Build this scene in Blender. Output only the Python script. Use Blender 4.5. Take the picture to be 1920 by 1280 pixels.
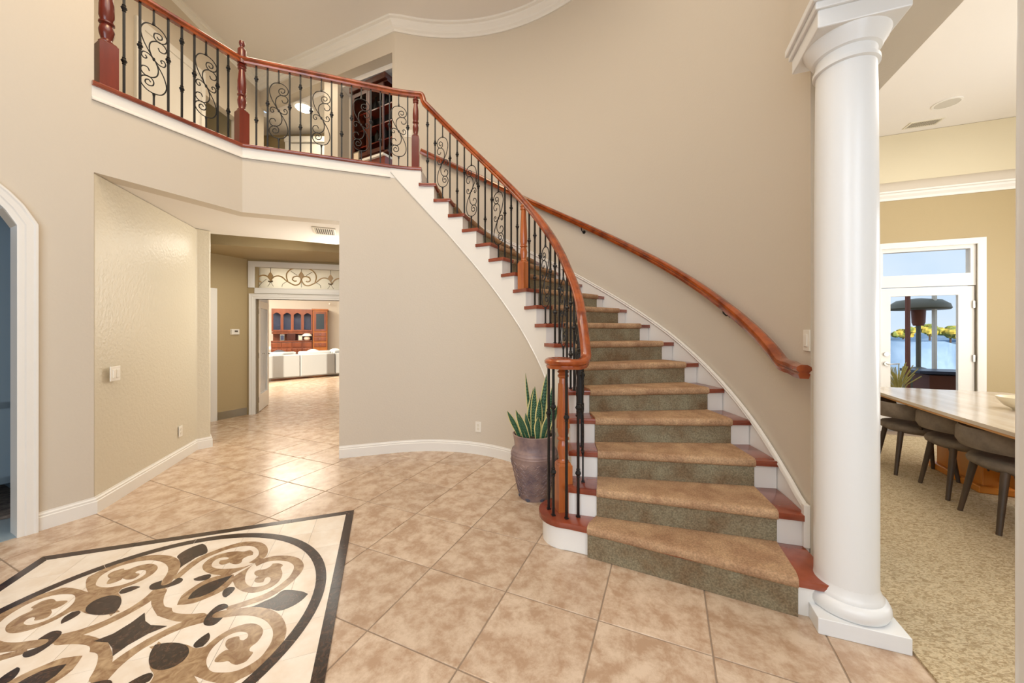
import bpy, bmesh, math, random
from math import sin, cos, pi, atan2, hypot, radians, sqrt
from mathutils import Vector, Matrix
random.seed(7)
for o in list(bpy.data.objects): bpy.data.objects.remove(o)
SC = bpy.context.scene
COL = SC.collection

# ------------------------------------------------------------------ camera
cd = bpy.data.cameras.new('camera'); cam = bpy.data.objects.new('camera', cd); COL.objects.link(cam)
CAMZ = 1.363
cam.location = (0, 0, CAMZ); cam.rotation_euler = (pi/2, 0, 0)
cd.sensor_width = 36; cd.lens = 680/1920*36; cd.shift_y = -18/1920; cd.clip_start = .02; cd.clip_end = 400
SC.camera = cam
# ------------------------------------------------------------------ world, sun, exposure
SC.view_settings.view_transform = 'Standard'; SC.view_settings.look = 'None'
SC.view_settings.gamma = 1; SC.view_settings.exposure = 0.0; SC.view_settings.use_curve_mapping = False
W = bpy.data.worlds.new('sky'); SC.world = W; W.use_nodes = True
wt = W.node_tree; wt.nodes.clear()
wo = wt.nodes.new('ShaderNodeOutputWorld'); wb = wt.nodes.new('ShaderNodeBackground')
wn = wt.nodes.new('ShaderNodeTexNoise'); wr = wt.nodes.new('ShaderNodeValToRGB'); wc = wt.nodes.new('ShaderNodeTexCoord')
wn.inputs['Scale'].default_value = 2.2; wn.inputs['Detail'].default_value = 5
wr.color_ramp.elements[0].position = .38; wr.color_ramp.elements[0].color = (.50, .70, .92, 1)
wr.color_ramp.elements[1].position = .62; wr.color_ramp.elements[1].color = (.86, .93, 1, 1)
wt.links.new(wc.outputs['Generated'], wn.inputs['Vector']); wt.links.new(wn.outputs['Fac'], wr.inputs['Fac'])
wt.links.new(wr.outputs['Color'], wb.inputs['Color']); wb.inputs['Strength'].default_value = 1.05
wt.links.new(wb.outputs['Background'], wo.inputs['Surface'])
def sun(h, e, col):
    l = bpy.data.lights.new('sun', 'SUN'); l.energy = e; l.color = col; l.angle = .009
    o = bpy.data.objects.new('sun', l); COL.objects.link(o); o.location = (-6, -4, 12)
    o.rotation_euler = Vector(h).to_track_quat('-Z', 'Y').to_euler()
sun((.15, .95, -.33), 9.0, (1, .90, .74))
def area(name, loc, target, sx, sy, e, col=(1, 1, 1)):
    l = bpy.data.lights.new(name, 'AREA'); l.shape = 'RECTANGLE'; l.size = sx; l.size_y = sy; l.energy = e; l.color = col
    o = bpy.data.objects.new(name, l); COL.objects.link(o); o.location = loc
    o.rotation_euler = (Vector(target)-Vector(loc)).to_track_quat('-Z', 'Y').to_euler()
area('entry_window_light', (-.3, -2.3, 2.6), (-.3, 4, 1.6), 5.0, 3.6, 245, (.78, .88, 1.0))
area('foyer_ceiling_light', (-.6, 1.4, 5.85), (-.6, 1.5, 0), 3.2, 3.2, 82, (1, .93, .84))
area('hall_ceiling_light', (-3.5, 5.2, 2.52), (-3.4, 5.0, 0), .9, .5, 14, (1, .93, .8))
area('living_room_light', (-6.6, 9.6, 2.8), (-6.6, 9.8, 0), 3, 3, 290, (1, .92, .78))
area('dining_room_light', (4.1, 2.6, 3.98), (4.1, 2.6, 0), 2.6, 2.6, 48, (1, .96, .9))
area('dining_window_light', (6.6, 2.2, 1.9), (4.0, 2.6, .9), 2.0, 2.2, 60, (.93, .97, 1))  # added unseen fill lamp standing in the room, no window there
area('upstairs_light', (-3.2, 5.0, 5.5), (-3.4, 5.1, 3), 1.6, .8, 16, (1, .86, .66))
area('upstairs_room_light', (-3.5, 6.9, 5.38), (-3.5, 6.9, 3), .8, .5, 14, (1, .85, .6))
area('hall_window_light', (-2.25, 5.1, 1.9), (-3.5, 3.4, 1.3), .9, 1.4, 26, (1, .95, .84))  # added unseen fill lamp for the slanted hall wall, no window there
area('landing_lamp_light', (-1.9, 2.2, 5.7), (-2.2, 3.4, 3), 1.0, 1.0, 34, (1, .70, .34))
area('dining_bounce_light', (5.9, 1.4, 1.3), (4.6, 3.2, 4.0), 1.6, 1.6, 70, (1, .97, .92))  # added unseen up-light in place of daylight bounced onto the ceiling
area('den_light', (-5.2, 2.9, 2.3), (-5.2, 2.9, 0), 1.0, 1.0, 14, (.62, .80, 1))

# ------------------------------------------------------------------ materials
def S(r, g, b):
    f = lambda c: (c/255/12.92) if c/255 <= .04045 else ((c/255+.055)/1.055)**2.4
    return (f(r), f(g), f(b), 1)
def mat(name, col, rough=.5, metal=0, col2=None, scale=5, detail=4, bump=0, bscale=80, stretch=None, rand=0, lo=.35, hi=.65, coord='Object', speck=0, sscale=150, nrough=.6, coat=0, trans=0, emit=None, spec=None, ior=None, dist=0):
    m = bpy.data.materials.new(name); m.use_nodes = True; t = m.node_tree; n = t.nodes; b = n['Principled BSDF']
    b.inputs['Base Color'].default_value = col; b.inputs['Roughness'].default_value = rough; b.inputs['Metallic'].default_value = metal
    if coat: b.inputs['Coat Weight'].default_value = coat; b.inputs['Coat Roughness'].default_value = .12
    if trans: b.inputs['Transmission Weight'].default_value = trans
    if spec is not None: b.inputs['Specular IOR Level'].default_value = spec
    if ior: b.inputs['IOR'].default_value = ior
    if emit: b.inputs['Emission Color'].default_value = emit[0]; b.inputs['Emission Strength'].default_value = emit[1]
    tc = n.new('ShaderNodeTexCoord'); src = tc.outputs[coord]
    mp = n.new('ShaderNodeMapping'); t.links.new(src, mp.inputs['Vector'])
    if stretch: mp.inputs['Scale'].default_value = stretch
    if rand:
        oi = n.new('ShaderNodeObjectInfo'); cb = n.new('ShaderNodeCombineXYZ'); mu = n.new('ShaderNodeMath'); mu.operation = 'MULTIPLY'
        mu.inputs[1].default_value = 37.0; t.links.new(oi.outputs['Random'], mu.inputs[0])
        t.links.new(mu.outputs[0], cb.inputs[0]); t.links.new(mu.outputs[0], cb.inputs[1]); t.links.new(cb.outputs[0], mp.inputs['Location'])
    outc = None
    if col2:
        nz = n.new('ShaderNodeTexNoise'); nz.inputs['Scale'].default_value = scale; nz.inputs['Detail'].default_value = detail; nz.inputs['Roughness'].default_value = nrough
        nz.inputs['Distortion'].default_value = dist
        t.links.new(mp.outputs[0], nz.inputs['Vector'])
        r = n.new('ShaderNodeValToRGB'); r.color_ramp.elements[0].position = lo; r.color_ramp.elements[1].position = hi
        r.color_ramp.elements[0].color = col; r.color_ramp.elements[1].color = col2
        t.links.new(nz.outputs['Fac'], r.inputs['Fac']); outc = r.outputs['Color']
        if rand:
            hs = n.new('ShaderNodeHueSaturation'); mr = n.new('ShaderNodeMapRange'); mr.inputs['To Min'].default_value = 1-rand; mr.inputs['To Max'].default_value = 1+rand
            t.links.new(oi.outputs['Random'], mr.inputs['Value']); t.links.new(mr.outputs[0], hs.inputs['Value']); t.links.new(outc, hs.inputs['Color']); outc = hs.outputs['Color']
        if speck:
            n2_ = n.new('ShaderNodeTexNoise'); n2_.inputs['Scale'].default_value = sscale; n2_.inputs['Detail'].default_value = 2; t.links.new(tc.outputs[coord], n2_.inputs['Vector'])
            m2_ = n.new('ShaderNodeMapRange'); m2_.inputs['From Min'].default_value = .35; m2_.inputs['From Max'].default_value = .65; m2_.inputs['To Min'].default_value = 1-speck; m2_.inputs['To Max'].default_value = 1+speck*.6
            h2_ = n.new('ShaderNodeHueSaturation'); t.links.new(n2_.outputs['Fac'], m2_.inputs['Value']); t.links.new(m2_.outputs[0], h2_.inputs['Value']); t.links.new(outc, h2_.inputs['Color']); outc = h2_.outputs['Color']
        t.links.new(outc, b.inputs['Base Color'])
    if bump:
        nb = n.new('ShaderNodeTexNoise'); nb.inputs['Scale'].default_value = bscale; nb.inputs['Detail'].default_value = 3
        t.links.new(tc.outputs[coord], nb.inputs['Vector'])
        bp = n.new('ShaderNodeBump'); bp.inputs['Strength'].default_value = bump; bp.inputs['Distance'].default_value = .004
        t.links.new(nb.outputs['Fac'], bp.inputs['Height']); t.links.new(bp.outputs[0], b.inputs['Normal'])
    return m
M = {}
M['paint'] = mat('wall_paint', S(212, 201, 184), .62, bump=.25, bscale=60)
M['paint_tan'] = mat('wall_paint_tan', S(180, 160, 120), .6, bump=.2, bscale=70)
M['knock'] = mat('wall_paint_textured', S(214, 204, 182), .36, bump=.9, bscale=38)
M['ceil'] = mat('ceiling_paint', S(236, 230, 222), .8, bump=.15, bscale=70)
M['white'] = mat('white_trim_paint', S(238, 234, 226), .35)
M['colwhite'] = mat('column_paint', S(236, 236, 234), .28)
M['cherry'] = mat('cherry_wood', S(88, 24, 12), .28, col2=S(124, 40, 20), scale=5, stretch=(1, 1, .15), detail=6, coat=.5)
M['oak'] = mat('honey_wood', S(158, 74, 30), .3, col2=S(196, 112, 52), scale=14, stretch=(1, 1, .08), detail=6, coat=.5)
M['rail'] = mat('handrail_wood', S(112, 42, 12), .18, col2=S(170, 80, 26), scale=6, detail=4, coat=.7)
M['treadw'] = mat('tread_wood', S(118, 48, 28), .26, col2=S(152, 72, 44), scale=4, detail=5, coat=.5)
M['iron'] = mat('black_iron', S(13, 12, 13), .45, metal=0)
M['tile'] = mat('floor_tile', S(180, 149, 121), .22, col2=S(216, 193, 168), scale=8, nrough=.72, detail=10, rand=.05, bump=.12, bscale=14, lo=.40, hi=.61, dist=.15)
M['grout'] = mat('grout', S(150, 130, 110), .8)
M['cream'] = mat('cream_marble', S(232, 214, 192), .2, col2=S(244, 232, 216), scale=7, rand=.03)
M['tanm'] = mat('tan_marble', S(140, 106, 74), .18, col2=S(190, 160, 122), scale=16, detail=8, lo=.38, hi=.68, dist=1.2)
M['darkm'] = mat('dark_marble', S(40, 25, 18), .2, col2=S(98, 68, 50), scale=22, detail=9, lo=.45, hi=.82, dist=2.0)
M['joint'] = mat('stone_joint', S(104, 88, 72), .7)
M['ctread'] = mat('runner_worn_pile', S(164, 128, 98), .95, col2=S(194, 160, 124), scale=7, detail=6, bump=1, bscale=120, spec=.1, speck=.22, sscale=110)  # tan pile of the treads, lighter than the olive riser pile
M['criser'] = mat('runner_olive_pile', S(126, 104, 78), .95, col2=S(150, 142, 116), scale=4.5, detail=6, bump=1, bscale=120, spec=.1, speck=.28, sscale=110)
M['ccarpet'] = mat('sculpted_carpet', S(172, 150, 116), .95, col2=S(208, 190, 156), scale=34, detail=2, bump=1, bscale=70, lo=.40, hi=.56, stretch=(1, 2.2, 1), dist=1.5, speck=.12, sscale=120, spec=.1)
M['pot'] = mat('glazed_clay', S(112, 94, 98), .45, col2=S(164, 138, 128), scale=6, bump=.3, bscale=50)
M['potdark'] = mat('glazed_clay_foot', S(84, 86, 102), .5)
M['soil'] = mat('soil', S(50, 38, 28), .9)
M['plate'] = mat('switch_plate', S(238, 232, 220), .4)
M['darkwood'] = mat('dark_red_wood', S(52, 18, 8), .35, col2=S(88, 36, 16), scale=5, stretch=(1, 1, .2))
M['blackin'] = mat('dark_interior', S(16, 11, 8), .7)
M['glass'] = mat('clear_glass', (1, 1, 1, 1), .02, trans=1, ior=1.02)
M['chrome'] = mat('satin_nickel', S(180, 176, 168), .25, metal=1)
M['grayfab'] = mat('light_grey_fabric', S(150, 150, 148), .9, bump=.3, bscale=200)
M['darkfab'] = mat('charcoal_fabric', S(52, 52, 58), .9)
M['chair'] = mat('grey_brown_fabric', S(104, 92, 78), .85, col2=S(126, 112, 96), scale=12, bump=.3, bscale=250)
M['chairleg'] = mat('dark_stained_wood', S(58, 46, 34), .5, col2=S(82, 66, 50), scale=10, stretch=(1, 1, .2))
M['tabletop'] = mat('table_top', S(196, 180, 160), .16, col2=S(216, 204, 188), scale=4, stretch=(.3, 2, 1))
M['tableedge'] = mat('table_edge_wood', S(196, 140, 78), .4)
M['orange'] = mat('orange_wood', S(196, 118, 36), .35, col2=S(214, 142, 56), scale=3, stretch=(1, 1, .2))
M['towerw'] = mat('golden_wood', S(150, 82, 28), .35, col2=S(176, 104, 44), scale=3, stretch=(1, 1, .2))
M['maple'] = mat('red_brown_wood', S(112, 54, 26), .35, col2=S(144, 76, 40), scale=6, stretch=(1, 1, .2), coat=.3)
M['bowl'] = mat('bowl', S(232, 220, 190), .3)
M['denwall'] = mat('den_paint', S(110, 128, 140), .7)
M['dendark'] = mat('den_dark_cabinet', S(36, 48, 56), .5)
M['rug'] = mat('dark_rug', S(70, 62, 56), .95, col2=S(120, 108, 98), scale=20, bump=1, bscale=90)
M['denfloor'] = mat('den_floor', S(150, 165, 172), .3)
M['vent'] = mat('vent_metal', S(226, 218, 200), .5)
M['ventdark'] = mat('vent_slots', S(96, 86, 74), .8)
M['speaker'] = mat('speaker_grille', S(206, 200, 188), .7)
M['bulb'] = mat('lamp_glow', (1, 1, 1, 1), .5, emit=((1, .9, .7, 1), 6))
M['lampshade'] = mat('lamp_shade', S(226, 222, 206), .7)
M['ceramic'] = mat('cream_ceramic', S(226, 206, 180), .35)
M['leadglass'] = mat('leaded_glass', S(236, 232, 214), .35, trans=.55)
M['amber'] = mat('amber_glass', S(214, 178, 124), .35, trans=.3)
M['lead'] = mat('lead_came', S(96, 78, 50), .5, metal=.4)
M['patio'] = mat('patio_stone', S(150, 140, 126), .8)
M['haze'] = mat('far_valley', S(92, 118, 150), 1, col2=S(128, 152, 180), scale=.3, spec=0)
M['foliage'] = mat('bush_leaves', S(98, 112, 50), .8, col2=S(206, 176, 72), scale=1.2, lo=.4, hi=.6)
M['hedge'] = mat('hedge_leaves', S(120, 156, 108), .8, col2=S(190, 212, 170), scale=3)
M['straw'] = mat('straw_grass', S(206, 190, 110), .8)
M['redbrown'] = mat('rust_paint', S(132, 78, 62), .5)
M['heater'] = mat('heater_metal', S(112, 112, 102), .5, metal=.2)
M['outwood'] = mat('patio_table_wood', S(110, 62, 48), .6)
M['slate'] = mat('slate_top', S(58, 66, 92), .35)
M['eave'] = mat('eave_boards', S(206, 172, 140), .6)

# ------------------------------------------------------------------ mesh helpers
class MB:
    def __init__(s): s.v = []; s.f = []; s.mi = []; s.cur = 0
    def add(s, vs, fs):
        b = len(s.v); s.v += [tuple(p) for p in vs]; s.f += [tuple(b+i for i in f) for f in fs]; s.mi += [s.cur]*len(fs); return s
    def box(s, c, d, rz=0, taper=None):
        x, y, z = d[0]/2, d[1]/2, d[2]/2; vs = []
        for k, (sx, sy, sz) in enumerate(((-1,-1,-1),(1,-1,-1),(1,1,-1),(-1,1,-1),(-1,-1,1),(1,-1,1),(1,1,1),(-1,1,1))):
            t = taper if (taper and sz > 0) else 1
            px, py = sx*x*t, sy*y*t
            vs.append((c[0]+px*cos(rz)-py*sin(rz), c[1]+px*sin(rz)+py*cos(rz), c[2]+sz*z))
        return s.add(vs, ((0,3,2,1),(4,5,6,7),(0,1,5,4),(1,2,6,5),(2,3,7,6),(3,0,4,7)))
    def prism(s, poly, z0, z1):
        n = len(poly)
        a = sum(poly[i][0]*poly[(i+1) % n][1]-poly[(i+1) % n][0]*poly[i][1] for i in range(n))
        if a < 0: poly = poly[::-1]
        vs = [(p[0], p[1], z0) for p in poly]+[(p[0], p[1], z1) for p in poly]
        fs = [tuple(range(n-1, -1, -1)), tuple(range(n, 2*n))]+[(i, (i+1) % n, n+(i+1) % n, n+i) for i in range(n)]
        return s.add(vs, fs)
    def lathe(s, prof, c=(0, 0, 0), n=20, sq=None):
        vs = []
        for r, z in prof:
            for k in range(n):
                a = 2*pi*k/n; vs.append((c[0]+r*cos(a), c[1]+r*sin(a), c[2]+z))
        fs = [(j*n+k, j*n+(k+1) % n, (j+1)*n+(k+1) % n, (j+1)*n+k) for j in range(len(prof)-1) for k in range(n)]
        fs += [tuple(range(n-1, -1, -1)), tuple((len(prof)-1)*n+k for k in range(n))]
        return s.add(vs, fs)
    def sweep(s, path, prof, closed=False, caps=True, up=Vector((0, 0, 1)), scale=None):
        # prof: list of (side, up) ; side is to the right of travel
        n = len(path); m = len(prof); P = [Vector(p) for p in path]; vs = []
        for i in range(n):
            a = P[(i-1) % n] if (closed or i > 0) else P[i]; b = P[(i+1) % n] if (closed or i < n-1) else P[i]
            t = (b-a).normalized(); sd = t.cross(up)
            if sd.length < 1e-4: sd = Vector((1, 0, 0))
            sd.normalize(); u2 = sd.cross(t).normalized(); k = scale[i] if scale else 1
            mit = 1
            if (closed or 0 < i < n-1):
                t1 = (P[i]-a).normalized(); c_ = max(.5, t1.dot(t)); mit = 1/c_
            for (x, y) in prof: vs.append(P[i]+sd*x*k*mit+u2*y*k)
        fs = []
        R_ = n if closed else n-1
        for i in range(R_):
            for j in range(m):
                fs.append((i*m+j, i*m+(j+1) % m, ((i+1) % n)*m+(j+1) % m, ((i+1) % n)*m+j))
        if caps and not closed: fs += [tuple(range(m-1, -1, -1)), tuple((n-1)*m+j for j in range(m))]
        return s.add(vs, fs)
    def tube(s, path, r, n=6, closed=False, r2=None):
        prof = [(r*cos(2*pi*k/n), r*sin(2*pi*k/n)) for k in range(n)]
        sc = None
        if r2 is not None: sc = [1+(r2/r-1)*i/(len(path)-1) for i in range(len(path))]
        P = [Vector(p) for p in path]; d = P[-1]-P[0]
        up = Vector((0, 0, 1)) if abs(d.normalized().z if d.length > 0 else 0) < .9 else Vector((0, 1, 0))
        return s.sweep(path, prof, closed, True, up, sc)
    def ell(s, c, r, n=12, m=8, jit=0):
        vs = [(c[0], c[1], c[2]-r[2])]
        for i in range(1, m):
            for k in range(n):
                a = 2*pi*k/n; b = -pi/2+pi*i/m; q = 1+random.uniform(-jit, jit)
                vs.append((c[0]+r[0]*cos(b)*cos(a)*q, c[1]+r[1]*cos(b)*sin(a)*q, c[2]+r[2]*sin(b)*q))
        vs.append((c[0], c[1], c[2]+r[2])); L = len(vs)-1
        fs = [(0, 1+(k+1) % n, 1+k) for k in range(n)]
        for i in range(m-2):
            for k in range(n): fs.append((1+i*n+k, 1+i*n+(k+1) % n, 1+(i+1)*n+(k+1) % n, 1+(i+1)*n+k))
        fs += [(L, 1+(m-2)*n+k, 1+(m-2)*n+(k+1) % n) for k in range(n)]
        return s.add(vs, fs)
    def build(s, name, m, parent=None, smooth=None, bevel=0, mats=None, loc=None, kind=None, label=None):
        me = bpy.data.meshes.new(name); me.from_pydata([tuple(v) for v in s.v], [], s.f)
        for q in (mats or [m]): me.materials.append(q)
        if mats:
            for p, i in zip(me.polygons, s.mi): p.material_index = i
        bm = bmesh.new(); bm.from_mesh(me)
        bmesh.ops.recalc_face_normals(bm, faces=bm.faces)
        ng = [f for f in bm.faces if len(f.verts) > 4]
        if ng: bmesh.ops.triangulate(bm, faces=ng, ngon_method='EAR_CLIP')
        if bevel:
            es = [e for e in bm.edges if len(e.link_faces) == 2 and e.calc_face_angle(0) > .6]
            bmesh.ops.bevel(bm, geom=es, offset=bevel, segments=2, affect='EDGES', profile=.5, clamp_overlap=True)
        if smooth is not None:
            a = radians(smooth)
            for f in bm.faces: f.smooth = True
            for e in bm.edges:
                if len(e.link_faces) == 2 and e.calc_face_angle(0) > a: e.smooth = False
        bm.to_mesh(me); bm.free()
        o = bpy.data.objects.new(name, me); COL.objects.link(o)
        if parent: o.parent = parent
        if loc: o.location = loc
        if kind: o['kind'] = kind
        if label: o['label'] = label
        return o
def tag(o, label, cat, group=None):
    o['label'] = label; o['category'] = cat
    if group: o['group'] = group
    return o
def thing(name, label, cat, loc=(0, 0, 0), rz=0, group=None):
    o = bpy.data.objects.new(name, None); COL.objects.link(o); o.location = loc; o.rotation_euler = (0, 0, rz); o.empty_display_size = .1
    return tag(o, label, cat, group)
def struct(name, mb, m, parent=None, **k):
    o = mb.build(name, m, parent, **k)
    if not parent: o['kind'] = 'structure'
    return o
def dup_tree(o, parent=None):
    c = o.copy(); COL.objects.link(c)
    if parent: c.parent = parent
    for ch in list(o.children): dup_tree(ch, c)
    return c
def inst(o, parent, loc, rz=0, name=None):
    c = o.copy(); COL.objects.link(c); c.parent = parent; c.location = loc; c.rotation_euler = (0, 0, rz)
    return c
def offs(pts, d):
    out = []
    n = len(pts)
    for i in range(n):
        a = Vector(pts[max(i-1, 0)][:2]); b = Vector(pts[min(i+1, n-1)][:2]); p = Vector(pts[i][:2])
        if 0 < i < n-1:
            t1 = (p-a).normalized(); t2 = (b-p).normalized(); n1 = Vector((t1.y, -t1.x)); n2 = Vector((t2.y, -t2.x))
            q = (n1+n2).normalized(); k = 1/max(.4, q.dot(n1)); out.append(p+q*d*k)
        else:
            t = (b-a).normalized(); out.append(p+Vector((t.y, -t.x))*d)
    return [(q.x, q.y) for q in out]
def wallmb(pts, z0, z1, thick, mb=None):
    # thick>0: body lies to the right of travel
    mb = mb or MB(); o = offs(pts, thick)
    for i in range(len(pts)-1):
        mb.prism([pts[i][:2], pts[i+1][:2], o[i+1], o[i]], z0, z1)
    return mb
def ribbon(pts, z0, z1, thick, mb=None):
    # single closed strip following a polyline (no internal faces); z0,z1 may be lists
    mb = mb or MB(); o = offs(pts, thick); n = len(pts); vs = []
    for i in range(n):
        a = z0[i] if isinstance(z0, list) else z0; b = z1[i] if isinstance(z1, list) else z1
        vs += [(pts[i][0], pts[i][1], a), (o[i][0], o[i][1], a), (o[i][0], o[i][1], b), (pts[i][0], pts[i][1], b)]
    fs = [(0, 1, 2, 3), tuple((n-1)*4+j for j in (3, 2, 1, 0))]
    for i in range(n-1):
        for j in range(4): fs.append((i*4+j, i*4+(j+1) % 4, (i+1)*4+(j+1) % 4, (i+1)*4+j))
    return mb.add(vs, fs)
def crom(pts, k=6):
    P = [Vector(p) for p in pts]; out = []
    for i in range(len(P)-1):
        p0 = P[max(i-1, 0)]; p1 = P[i]; p2 = P[i+1]; p3 = P[min(i+2, len(P)-1)]
        for j in range(k):
            t = j/k; out.append(.5*((2*p1)+(p2-p0)*t+(2*p0-5*p1+4*p2-p3)*t*t+(3*p1-p0-3*p2+p3)*t**3))
    out.append(P[-1]); return out
def baseboard(name, pts, h=.13, z0=0, side=-1):
    # profile in (side,up): side is to the right of travel, body on the room side (left) when side=-1
    s = side
    prof = [(0, 0), (s*.016, 0), (s*.016, h*.72), (s*.011, h*.76), (s*.012, h*.86), (s*.005, h*.93), (s*.004, h), (0, h)]
    mb = MB().sweep([(p[0], p[1], z0) for p in pts], prof); return struct(name, mb, M['white'], smooth=30)
CROWN = [(0, 0), (.018, .0), (.022, .03), (.045, .05), (.05, .075), (.085, .115), (.09, .14), (.12, .15), (.125, .175), (0, .175)]

# ------------------------------------------------------------------ shared measures
CX, CY = -.9218, 2.7918
RZ = .18
B0, A0, DA = -.5872, -.5605, .1245
RI, RO = 1.342, 2.659
def pc(a, r, z=None):
    return (CX+r*cos(a), CY+r*sin(a)) if z is None else (CX+r*cos(a), CY+r*sin(a), z)
ain = lambda i: B0+DA*i
aout = lambda i: A0+DA*i
LZ = 3.24
T1 = Vector((.397, .918)).normalized(); T2 = Vector((T1.y, -T1.x))
ED = Vector((.934, -.358)).normalized(); ND = Vector((-ED.y, ED.x))
# landing nosing line
LA = (-3.115, 2.697); LB = (-2.678, 3.606)
def tangent(p, r):
    d = Vector((p[0]-CX, p[1]-CY)); L = d.length; a = atan2(d.y, d.x); g = math.acos(r/L); return a-g
aT = tangent(LB, RI)
def landing_path(off, a_end=None, n=8):
    """landing edge line offset away from the camera by off"""
    r = RI+off; dA = Vector((LB[0]-LA[0], LB[1]-LA[1])).normalized(); nA = Vector((-dA.y, dA.x))
    tp = Vector(pc(aT, RI)); dB = (tp-Vector(LB)).normalized(); nB = Vector((-dB.y, dB.x))
    a = Vector(LA)+nA*off; q = (nA+nB).normalized(); b = Vector(LB)+q*(off/q.dot(nA))
    pts = [(a.x, a.y), (b.x, b.y)]
    e = ain(18) if a_end is None else a_end
    for k in range(n+1):
        aa = aT+(e-aT)*k/n; pts.append(pc(aa, r))
    return pts

# ------------------------------------------------------------------ floor
gm = MB().box((-1.8, 5.2, -.06), (17, 17.2, .1135)); floor = struct('floor', gm, M['grout'])
TS = .478
o0 = Vector((-.470, 2.095))
tm = MB()
h = TS/2-.003
tm.prism([(-h, -h), (h, -h), (h, h), (-h, h)], -.012, 0)
tile0 = tm.build('tile', M['tile'], floor, bevel=.0025)
tile0.rotation_euler = (0, 0, atan2(T1.y, T1.x))
def right_of_carpet(p):
    c = Vector((1.70, 1.524)); return (Vector(p)-c).dot(ED) > .26 and True
first = True; ntile = 0
cands = []
for i in range(-26, 12):
    for j in range(-8, 26):
        p = o0+T2*TS*(i+.5)+T1*TS*(j+.5)
        x, y = p
        if y < .35 or abs(x)/max(y, .1) > 1.62: continue
        if right_of_carpet(p): continue
        if y > 12.6: continue
        # hidden behind stair walls / dining
        r = hypot(x-CX, y-CY)
        if y > 2.8 and x > -.95 and r > 1.75: continue
        if y > 4.5 and x/y > -.36: continue
        if x < -3.62 and y < 3.6: continue
        if y > 4.3 and x/y < -.95: continue
        if x < -4.1 and y < 4.8: continue
        if r < 2.5 and r > 1.6 and x > -.2 and y > 2.2 and atan2(y-CY, x-CX) > .1: continue
        cands.append((hypot(x, y), x, y))
cands.sort(); 
for k, (d, x, y) in enumerate(cands[:300]):
    if k == 0: tile0.location = (x, y, 0)
    else: inst(tile0, floor, (x, y, 0), tile0.rotation_euler[2]+pi/2*random.randint(0, 3))
if len(cands) > 300:
    fm = MB()
    for d, x, y in cands[300:]: fm.box((x, y, -.006), (TS-.006, TS-.006, .012), atan2(T1.y, T1.x))
    fm.build('tile_field', M['tile'], floor, kind='stuff')

# ------------------------------------------------------------------ medallion
MC = Vector((-1.77, 1.66)); M1 = Vector((.943, .331)).normalized(); M2 = Vector((-M1.y, M1.x))
med = thing('floor_medallion', 'square marble floor medallion inlaid with brown scrolls and a dark border', 'floor inlay', (MC.x, MC.y, 0), atan2(M1.y, M1.x))
MO = Vector((.035, -.01))
def mloc(u, v):
    Y = 680*CAMZ/(v-622); X = (u-960)/680*Y; d = Vector((X, Y))-MC; return Vector((d.dot(M1), d.dot(M2)))
mA = lambda x, y: mloc(x/4, 960+y/4)
mB = lambda x, y: mloc(300+x/4, 960+y/4)
HB = .865
med_c = MO
MB().box((MO.x, MO.y, .0015), (2*HB-.004, 2*HB-.004, .003)).build('backing', M['joint'], med)
# cream ground tiles
tb = MB().box((0, 0, .0035), (.2055, .2055, .003)); ct = tb.build('marble_tile', M['cream'], med); fst = True
for i in range(8):
    for j in range(8):
        p = (MO.x+(i-3.5)*.207, MO.y+(j-3.5)*.207, 0)
        if fst: ct.location = p; fst = False
        else: inst(ct, med, p, pi/2*random.randint(0, 3))
# border strips (dark) : mitred frame split in lengths
def strip(poly, z, name, m): return MB().prism([(p[0], p[1]) for p in poly], .003, z).build(name, m, med)
for q in range(4):
    ca, sa = [(1, 0), (0, 1), (-1, 0), (0, -1)][q]
    rot = lambda x, y: (MO.x+x*ca-y*sa, MO.y+x*sa+y*ca)
    cuts = [-HB, -.42, 0.02, .45, HB]
    for a, b in zip(cuts[:-1], cuts[1:]):
        a_i = a if abs(a) < HB else a+.052*(1 if a < 0 else -1); b_i = b if abs(b) < HB else b-.052
        strip([rot(a+.0007, HB), rot(b-.0007, HB), rot(b_i-.0007, HB-.052), rot(a_i+.0007, HB-.052)], .0060, 'border_strip', M['darkm'])
for k in range(12):
    a0 = 2*pi*k/12+.1; a1 = a0+2*pi/12-.003; pts = []
    for t in range(9): a = a0+(a1-a0)*t/8; pts.append((MO.x+.786*cos(a), MO.y+.786*sin(a)))
    for t in range(8, -1, -1): a = a0+(a1-a0)*t/8; pts.append((MO.x+.735*cos(a), MO.y+.735*sin(a)))
    strip(pts, .0063, 'ring_segment', M['darkm'])
def smoothpoly(pts, k=3):
    P = [Vector((p.x, p.y, 0)) for p in pts]; n = len(P); out = []
    for i in range(n):
        p0, p1, p2, p3 = P[i-1], P[i], P[(i+1) % n], P[(i+2) % n]
        c1 = (p1-p0).normalized().dot((p2-p1).normalized()); c2 = (p2-p1).normalized().dot((p3-p2).normalized())
        if c1 < .3: p0 = p1
        if c2 < .3: p3 = p2
        for j in range(k):
            t = j/k; q = .5*((2*p1)+(p2-p0)*t+(2*p0-5*p1+4*p2-p3)*t*t+(3*p1-p0-3*p2+p3)*t**3); out.append(Vector((q.x, q.y)))
    return out
SH = []   # (name, mat, height, local pts, copies)
def P_B(l): return [mB(*p)-MO for p in l]
def P_A(l): return [mA(*p)-MO for p in l]
band1 = P_B([(715,388),(760,362),(820,342),(900,332),(980,335),(1040,352),(1070,380),(1078,415),(1060,455),(1020,500),(960,555),(890,605),(800,655),(700,690),(600,722),(505,740),(503,716),(600,686),(700,652),(780,622),(850,585),(920,535),(970,490),(1000,440),(1002,405),(965,378),(900,368),(830,372),(770,390),(725,412)])
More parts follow.
